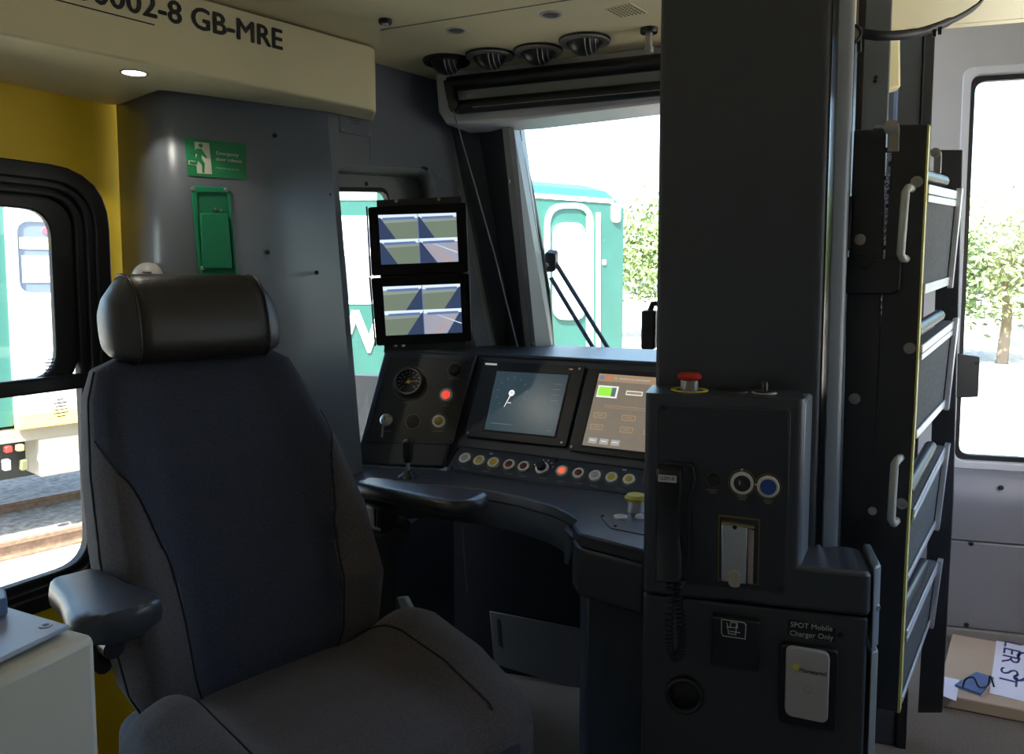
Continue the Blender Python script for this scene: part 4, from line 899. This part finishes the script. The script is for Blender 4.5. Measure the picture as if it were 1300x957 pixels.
cb = X2.off(.03).many([(1117, 30), (1138, 34), (1139, 116), (1117, 121)]); tag(prism('cover_box', cb, -FW, .05, CREAM, None, .006), 'small cream cover box high up behind the door post', 'box')
# strap with pulley
pu = XP.off(.10).hit(1081, 45); stp = thing('webbing_strap', 'black webbing strap looping from a pulley across to the ceiling', 'strap', pu)
lathe('pulley', pu, -FW, [(.014, 0), (.014, .008), (.009, .010), (0, .010)], SATIN, stp, 24); rim('pulley_housing', pu, -FW, .013, .018, .012, BLACK, stp, 24)
path = spline([XP.off(.105).hit(1083, 39), pt(1120, 44, 1.52), pt(1165, 40, 1.53), pt(1210, 24, 1.55), pt(1240, 6, 1.58), pt(1256, -14, 1.56)], 6)
wv = [.016, .015, .013, .008, .006, .006]; bm = bmesh.new(); L_ = []
for i, p in enumerate(path):
    h = wv[min(i // 6, 5)] * .5 ; L_.append((bm.verts.new(p + UP * h), bm.verts.new(p - UP * h + FW * .01)))
for a, b in zip(L_, L_[1:]): bm.faces.new((a[0], b[0], b[1], a[1]))
wb = finish('webbing', bm, RUB, stp, 0, 60); sm = wb.modifiers.new('solid', 'SOLIDIFY'); sm.thickness = .003
for p in ((1186, 42), (1193, 39)): box('buckle_tail', pt(p[0], p[1], 1.53), (RT, UP, FW), (.006, .014, .004), RUB, stp)
tube('strap_tail', [XP.off(.10).hit(1091, 48), XP.off(.10).hit(1091, 66)], .004, RUB, stp, 6)
# window latch
c = PL(rf(0, FR - .05), -FW); lq_ = c.many([(1216, 449), (1244, 453), (1242, 504), (1215, 505)])
lt = thing('window_latch', 'black square latch block on the edge of the right window', 'latch', (lq_[2] + lq_[3]) / 2)
prism('latch_body', rquad(lq_, .06, 3), FW, .045, BLACK, lt, .004); prism('latch_hinge', c.many([(1209, 452), (1217, 450), (1216, 504), (1207, 505)]), FW, .045, mat('teal_grey', (.06, .10, .10), .5), lt, .003)
screw(lq_[1] * .85 + lq_[3] * .15 - FW * .001, -FW, .006, lt)
# cardboard box with printed tape
zbx = PL(rf(0, FR - .07), -FW).hit(1209, 804).z; BXP = horiz(zbx)
bq5 = BXP.many([(1209, 804), (1320, 824), (1320, 905), (1190, 880)])
bxo = thing('cardboard_box', 'brown cardboard box sealed with white printed tape below the right window', 'box', (bq5[0] + bq5[2]) / 2 - UP * zbx)
prism('carton', bq5, -UP, zbx - .002, CARD, bxo, .004)
def bxt(px, py, l=.001): return PL((0, 0, zbx + l), UP).hit(px, py)
prism('tape', [bxt(*p) for p in ((1265, 813.5), (1312, 822), (1306, 892), (1256, 880))], UP, .0008, TAPE, bxo); prism('tape', [bxt(*p) for p in ((1194, 858), (1218, 863), (1214, 890), (1188, 880))], UP, .0008, TAPE, bxo)
td = (bxt(1275, 880) - bxt(1283, 818)).normalized()
text('lettering', 'LER ST', bxt(1285, 814, .002), td, UP.cross(td), .075, NINK, bxo, 'LEFT', lift=0, sx=1.7)
text('lettering', 'C', bxt(1301, 833, .002), td, UP.cross(td), .075, NINK, bxo, lift=0, bold=.001, sx=1.5); text('lettering', 'S', bxt(1297, 862, .002), td, UP.cross(td), .075, NINK, bxo, lift=0, bold=.001, sx=1.5)
fo = [PL((0, 0, zbx + .012), UP).hit(*p) for p in ((1239, 852), (1262, 859), (1246, 880), (1212, 868))]
fl_ = thing('blue_folder', 'blue plastic folder lying on the cardboard box', 'folder', (fo[0] + fo[2]) / 2 - UP * .01); prism('cover', fo, -UP, .009, mat('folder_blue', (.08, .13, .26), .4), fl_, .002); prism('pages', [p - UP * .0095 for p in fo], -UP, .002, INK, fl_)
cbp = spline([bxt(1222, 872, .03), bxt(1226, 862, .06), bxt(1236, 860, .07), bxt(1243, 872, .04), bxt(1254, 870, .02), bxt(1257, 858, .05), bxt(1262, 872, .02)], 6); tag(tube('black_cable', cbp, .0028, RUB), 'thin black cable looped over the cardboard box', 'cable')

# ================================================================== NEAR LEFT CABINET
zc = .93; CP2 = horiz(zc)
cq6 = CP2.many([(-160, 720), (118, 799), (128, 806), (-140, 960)]); cq6 = [CP2.hit(-120, 735), CP2.hit(122, 800), CP2.hit(-30, 872), CP2.hit(-260, 790)]
sc = thing('side_cabinet', 'cream cabinet with pale blue grey lid beside the seat armrest', 'cabinet', (cq6[0] + cq6[2]) / 2 - UP * zc)
prism('body', [p - UP * .004 for p in cq6], -UP, zc - .004, mat('off_white_cabinet', (.52, .49, .42), .45, bump=.03), sc, .010)
cin = [cq6[0].lerp(cq6[2], .03), cq6[1].lerp(cq6[3], .085), cq6[2].lerp(cq6[0], .06), cq6[3].lerp(cq6[1], .02)]
prism('lid', cin, UP, .006, mat('pale_blue_lid', (.30, .33, .42), .35), sc, .002)
sw = PL((0, 0, zc + .006), UP).hit(58, 794); rim('lid_lock', sw, UP, .004, .0075, .001, SATIN, sc, 16); disc('lock_core', sw, UP, .004, .0008, RUB, sc, 12)
bk_ = [PL((0, 0, zc + .03), UP).hit(*p) for p in ((-40, 742), (7, 748), (9, 758), (-40, 775))]; tag(prism('blue_book', bk_, -UP, .022, mat('folder_blue', (0, 0, 0)), None, .002), 'corner of a dark blue book lying on the side cabinet', 'book')

# ================================================================== OUTSIDE
GZ = -1.2
def ground_mat():
    m = mat('gravel_ground', (.34, .32, .28), .95, bump=1, scale=12, var=.35, vscale=5); return m
gr = prism('ground', [V((-90, -40, GZ)), V((90, -40, GZ)), V((90, 140, GZ)), V((-90, 140, GZ))], -UP, .2, ground_mat()); struct(gr)
RAIL = mat('rail_steel', (.16, .10, .07), .55, .3, var=.3, vscale=20); BAL = mat('ballast', (.17, .16, .145), .95, bump=1, scale=30, var=.5, vscale=14)
GP = horiz(GZ)
ra, rb_ = horiz(GZ + .15).hit(0, 690), horiz(GZ + .15).hit(118, 664); rd = (rb_ - ra).normalized(); rn = V((-rd.y, rd.x, 0))
def rail_at(off, lab):
    a = ra - rd * 12 + rn * off; b = ra + rd * 16 + rn * off
    rings = []
    for p in (a, b): rings.append([p + rn * x + UP * (z - .15) for x, z in ((-.07, 0), (-.07, .015), (-.012, .03), (-.012, .11), (-.036, .12), (-.036, .155), (.036, .155), (.036, .12), (.012, .11), (.012, .03), (.07, .015), (.07, 0))])
    tag(loft('rail', rings, RAIL, None, 30), lab, 'rail')
rail_at(0, 'rusty steel rail with sunlit top nearer the yellow wall window'); rail_at(1.435, 'shaded steel rail beneath the pale train')
prism('ballast_bed', [p for p in (ra - rd * 12 + rn * .1 - UP * .149, ra + rd * 16 + rn * .1 - UP * .149, ra + rd * 16 + rn * 6 - UP * .149, ra - rd * 12 + rn * 6 - UP * .149)], UP, .05, BAL).__setitem__('kind', 'structure')
# pale train beyond the left window
TW = PL(ra + rn * .25, -rn); to = ra + rn * .25
def tw(s, z, d=0): return to + rd * s + UP * (z + 1.05) - rn * d     # z relative cab eye-ish
def tws(px): return (TW.hit(px, 400) - to).dot(rd)
def twz(px, py): return TW.hit(px, py).z + 0
pt_tr = thing('pale_train', 'pale grey train with yellow sill standing on the next track', 'train', to + rd * 2 - UP * .15)
z_s, z_t = TW.hit(60, 535).z, 3.0; s0 = tws(-260); s1_ = tws(135) + .5
def twp(s, z, d=0): p = to + rd * s - rn * d; return V((p.x, p.y, z))
SIL = mat('train_silver', (.55, .56, .60), .35, .2); TGRN = mat('train_green', (.018, .09, .075), .4); TWH = mat('train_white', (.72, .72, .70), .4); TGL = mat('train_window', (.10, .13, .20), .1, spec=.8)
prism('bodyside', [twp(s0, z_s), twp(s1_, z_s), twp(s1_, z_t), twp(s0, z_t)], rn, 2.6, SIL, pt_tr, .05)
prism('green_band', [twp(s0, z_s, .004), twp(tws(10), z_s, .004), twp(tws(10), z_t, .004), twp(s0, z_t, .004)], -rn, .01, TGRN, pt_tr)
prism('door_pillar', [twp(tws(12), z_s, .0), twp(tws(22), z_s, .0), twp(tws(22), z_t, .0), twp(tws(12), z_t, .0)], -rn, .06, TWH, pt_tr, .02)
dz0, dz1 = TW.hit(60, 372).z, TW.hit(60, 285).z
ring('door_surround', arcround([twp(tws(20), dz1 + .12, .0), twp(tws(100), dz1 + .12), twp(tws(100), dz0 - .08), twp(tws(20), dz0 - .08)], .15, 5), arcround([twp(tws(26), dz1 + .02), twp(tws(94), dz1 + .02), twp(tws(94), dz0), twp(tws(26), dz0)], .12, 5), -rn, .03, TWH, pt_tr, .01)
prism('door_window', arcround([twp(tws(26), dz1 + .02, .002), twp(tws(94), dz1 + .02, .002), twp(tws(94), dz0, .002), twp(tws(26), dz0, .002)], .12, 5), -rn, .01, TGL, pt_tr)
prism('window_band', [twp(tws(28), dz1 - .13, .013), twp(tws(92), dz1 - .13, .013), twp(tws(92), dz1 - .24, .013), twp(tws(28), dz1 - .24, .013)], -rn, .006, mat('pale_yellow', (.75, .6, .25), .5), pt_tr)
prism('window_blind', [twp(tws(30), dz1 - .30, .013), twp(tws(70), dz1 - .30, .013), twp(tws(70), dz0 + .1, .013), twp(tws(30), dz0 + .1, .013)], -rn, .006, TWH, pt_tr, .002)
disc('red_marker', twp(tws(62), dz1 - .06, .013), -rn, .035, .01, mat('pink_red', (.7, .08, .12), .5), pt_tr, 14)
zy = TW.hit(60, 520).z
prism('yellow_sill', [twp(tws(10), z_s - .03, .02), twp(s1_, z_s - .03, .02), twp(s1_, zy, .02), twp(tws(10), zy, .02)], -rn, .10, mat('sill_yellow', (.75, .55, .12), .5), pt_tr, .01)
zu = TW.hit(60, 556).z; prism('solebar', [twp(s0, zu, .0), twp(s1_, zu, .0), twp(s1_, z_s - .03, .0), twp(s0, z_s - .03, .0)], rn, .3, mat('sole_grey', (.20, .18, .15), .7), pt_tr)
zv = TW.hit(60, 605).z; prism('equipment_case', [twp(tws(42), zv), twp(tws(140), zv), twp(tws(140), zu), twp(tws(42), zu)], rn, .8, mat('case_grey', (.36, .34, .30), .6), pt_tr, .02)
prism('underframe', [twp(s0, zv - .05, -.4), twp(s1_, zv - .05, -.4), twp(s1_, zu, -.4), twp(s0, zu, -.4)], rn, .4, RUB, pt_tr)
for i, (px, py, m) in enumerate(((10, 570, RED), (25, 568, mat('sill_yellow', (0, 0, 0))), (8, 590, SIL), (30, 590, mat('olive', (.10, .10, .05), .6)))): p = TW.hit(px, py); box('valve', p, (rd, rn, UP), (.06, .08, .06 + .04 * (i > 1)), m, pt_tr, .01)
# green locomotive seen through the small window and the windscreen
GD_ = V((.83, .56, 0)).normalized(); GN = V((GD_.y, -GD_.x, 0)); LPn_ = PL(pt(740, 330, 9.0), GN)
loc = thing('green_locomotive', 'green locomotive with pale cab door beyond the windscreen', 'locomotive', V((pt(740, 330, 9).x, pt(740, 330, 9).y, GZ)))
def lo_s(px, py=350): return (LPn_.hit(px, py) - LPn_.p).dot(GD_)
def lop(s, z, d=0): p = LPn_.p + GD_ * s + GN * d; return V((p.x, p.y, z))
def lz(px, py): return LPn_.hit(px, py).z
LG = mat('loco_green', (.018, .085, .070), .4, var=.1, vscale=2); sL = lo_s(400); sR = lo_s(797); zR = lz(740, 250); zTop = lz(740, 238)
sec = [(0, -.75), (0, zR), (-.12, zR + .10), (-.5, zTop + .1), (-1.3, zTop + .22), (-2.1, zTop + .1), (-2.5, zR), (-2.5, -.75)]
def lring(s, k=1, zl_=0): return [lop(s, z if i not in (2, 3, 4, 5) else z - zl_, d * 1.0) for i, (d, z) in enumerate(sec)]
loft('body', [lring(sL), lring(sR - .25), [lop(sR - .25 + .22 * 1, -.75 if i in (0, 7) else z - .1, d * .96 - .05) for i, (d, z) in enumerate(sec)]], LG, loc, 35)
prism('cantrail', [lop(sL, zR - .05, .004), lop(sR - .25, zR - .05, .004), lop(sR - .25, zR, .004), lop(sL, zR, .004)], GN, .012, TWH, loc)
def lrect(x0, y0, x1, y1): return [LPn_.hit(x0, y0), LPn_.hit(x1, y0), LPn_.hit(x1, y1), LPn_.hit(x0, y1)]
dq = lrect(690, 258, 752, 470); ring('door_frame', arcround(dq, [.25, .25, 0, 0], 5), arcround(lrect(697, 265, 747, 468), [.2, .2, 0, 0], 5), GN, .03, mat('pale_green', (.25, .45, .42), .5), loc, .01)
wq = lrect(704, 286, 738, 402); ring('door_window_frame', arcround([p for p in lrect(701, 283, 741, 406)], .15, 5), arcround(wq, .12, 5), GN, .04, TWH, loc, .01); prism('door_window', arcround(wq, .12, 5), GN, .012, mat('pale_glass', (.55, .62, .6), .1), loc)
prism('cab_window', arcround(lrect(776, 258, 787, 282), .04, 4), GN, .012, TWH, loc)
prism('handrail', lrect(757, 270, 759, 440), GN, .05, TWH, loc); prism('handrail', lrect(744, 270, 746, 440), GN, .05, mat('pale_green', (0, 0, 0)), loc)
prism('step_plate', lrect(765, 330, 768, 336), GN, .02, TWH, loc)
yb = lrect(300, 438, 797, 452); 
prism('white_band', lrect(360, 274, 500, 386), GN, .008, TWH, loc); prism('upper_stripe', lrect(360, 243, 478, 254), GN, .008, TWH, loc)
prism('small_window', lrect(441, 289, 475, 313), GN, .016, mat('blueish_glass', (.30, .33, .45), .2), loc); prism('saloon_window', lrect(436, 325, 500, 380), GN, .016, mat('dark_glass', (.16, .17, .18), .15), loc)
text('lettering', 'W', LPn_.hit(451, 424) + GN * .0, GD_, UP, .56, TWH, loc, lift=.012, depth=.004, bold=.012)
prism('running_gear', [lop(sL, GZ + .2, -.3), lop(sR - .4, GZ + .2, -.3), lop(sR - .4, -.76, -.3), lop(sL, -.76, -.3)], -GN, 1.8, RUB, loc)
for i in range(5):
    for s in (1.2, 3.2): pass
for sx_ in (lo_s(470, 500), lo_s(600, 500), lo_s(730, 500)): lathe('wheel', lop(sx_, GZ + .48, -.25), GN, [(.46, -.1), (.46, 0), (.40, .03), (.38, .0), (.12, .02), (.1, .06), (0, .06)], mat('sole_grey', (0, 0, 0)), loc, 28)
# wiper outside the windscreen
WO = WS.off(-.04)
wp = thing('windscreen_wiper', 'black windscreen wiper with twin arms outside the glass', 'wiper', WO.hit(775, 470))
tube('blade', [WO.hit(*p) for p in ((656, 165), (668, 220), (684, 300), (696, 370), (703, 460))], .008, RUB, wp, 8)
tube('blade_spine', [WO.off(-.02).hit(*p) for p in ((660, 170), (676, 240), (690, 320), (701, 440))], .005, SATIN, wp, 6)
for a_ in (((703, 330), (782, 458)), ((699, 352), (763, 458))): tube('arm', [WO.off(-.03).hit(*a_[0]), WO.off(-.03).hit(*a_[1])], .008, mat('wiper_blue_black', (.03, .04, .07), .4), wp, 8)
prism('carrier', rquad(WO.off(-.015).many([(691, 320), (705, 322), (705, 345), (692, 346)]), .2, 3), -WS.n, .03, BLACK, wp, .003); disc('carrier_nut', WO.off(-.01).hit(694, 336), WS.n, .008, .008, SATIN, wp)
# trees and bushes far off
LEAF = mat('leaf_green', (.17, .24, .09), .8, var=.45, vscale=2.0, bump=1, scale=6); BARK = mat('bark', (.12, .09, .06), .9, bump=1, scale=30)
def tree(x, y, h, r, lab, seed, grp=None):
    rnd = random.Random(seed); t = thing('tree', lab, 'tree', V((x, y, GZ)), grp)
    tube('trunk', [V((x, y, GZ)), V((x + .1, y, GZ + h * .3)), V((x - .1, y + .1, GZ + h * .7))], [h * .035, h * .028, h * .012], BARK, t, 8)
    bm = bmesh.new()
    for i in range(900):
        a, b, q = rnd.random() * 2 * math.pi, rnd.uniform(-1, 1), rnd.random() ** .4
        c = V((math.cos(a) * math.sqrt(1 - b * b) * r * q, math.sin(a) * math.sqrt(1 - b * b) * r * q, b * h * .36 * q)) + V((x, y, GZ + h * .62))
        u = V((rnd.gauss(0, 1), rnd.gauss(0, 1), rnd.gauss(0, 1))).normalized(); v_ = u.orthogonal().normalized(); w_ = u.cross(v_)
        for j in range(5):
            d = V((rnd.gauss(0, 1), rnd.gauss(0, 1), rnd.gauss(0, 1))) * r * .10; s_ = r * rnd.uniform(.03, .06); cc = c + d
            v1 = V((rnd.gauss(0, 1), rnd.gauss(0, 1), rnd.gauss(0, 1))).normalized(); v2 = v1.orthogonal().normalized()
            bm.faces.new([bm.verts.new(cc + v1 * s_), bm.verts.new(cc + v2 * s_ * .6), bm.verts.new(cc - v1 * s_), bm.verts.new(cc - v2 * s_ * .6)])
    o_ = finish('foliage', bm, LEAF, t, 0, 0)
for k, (x, y, h, r, lab) in enumerate(((7.0, 34, 6.5, 3.4, 'leafy tree in the distance beyond the locomotive cab'), (15, 24, 5.0, 2.8, 'rounded bush seen through the right front window edge'), (21, 27, 6.5, 3.6, 'broad leafy tree beyond the right front window'), (28, 36, 8, 4.5, 'tall distant tree behind the broad leafy tree'))): tree(x, y, h, r, lab, k)
for o in bpy.data.objects:
    if '_o' in o: del o['_o']
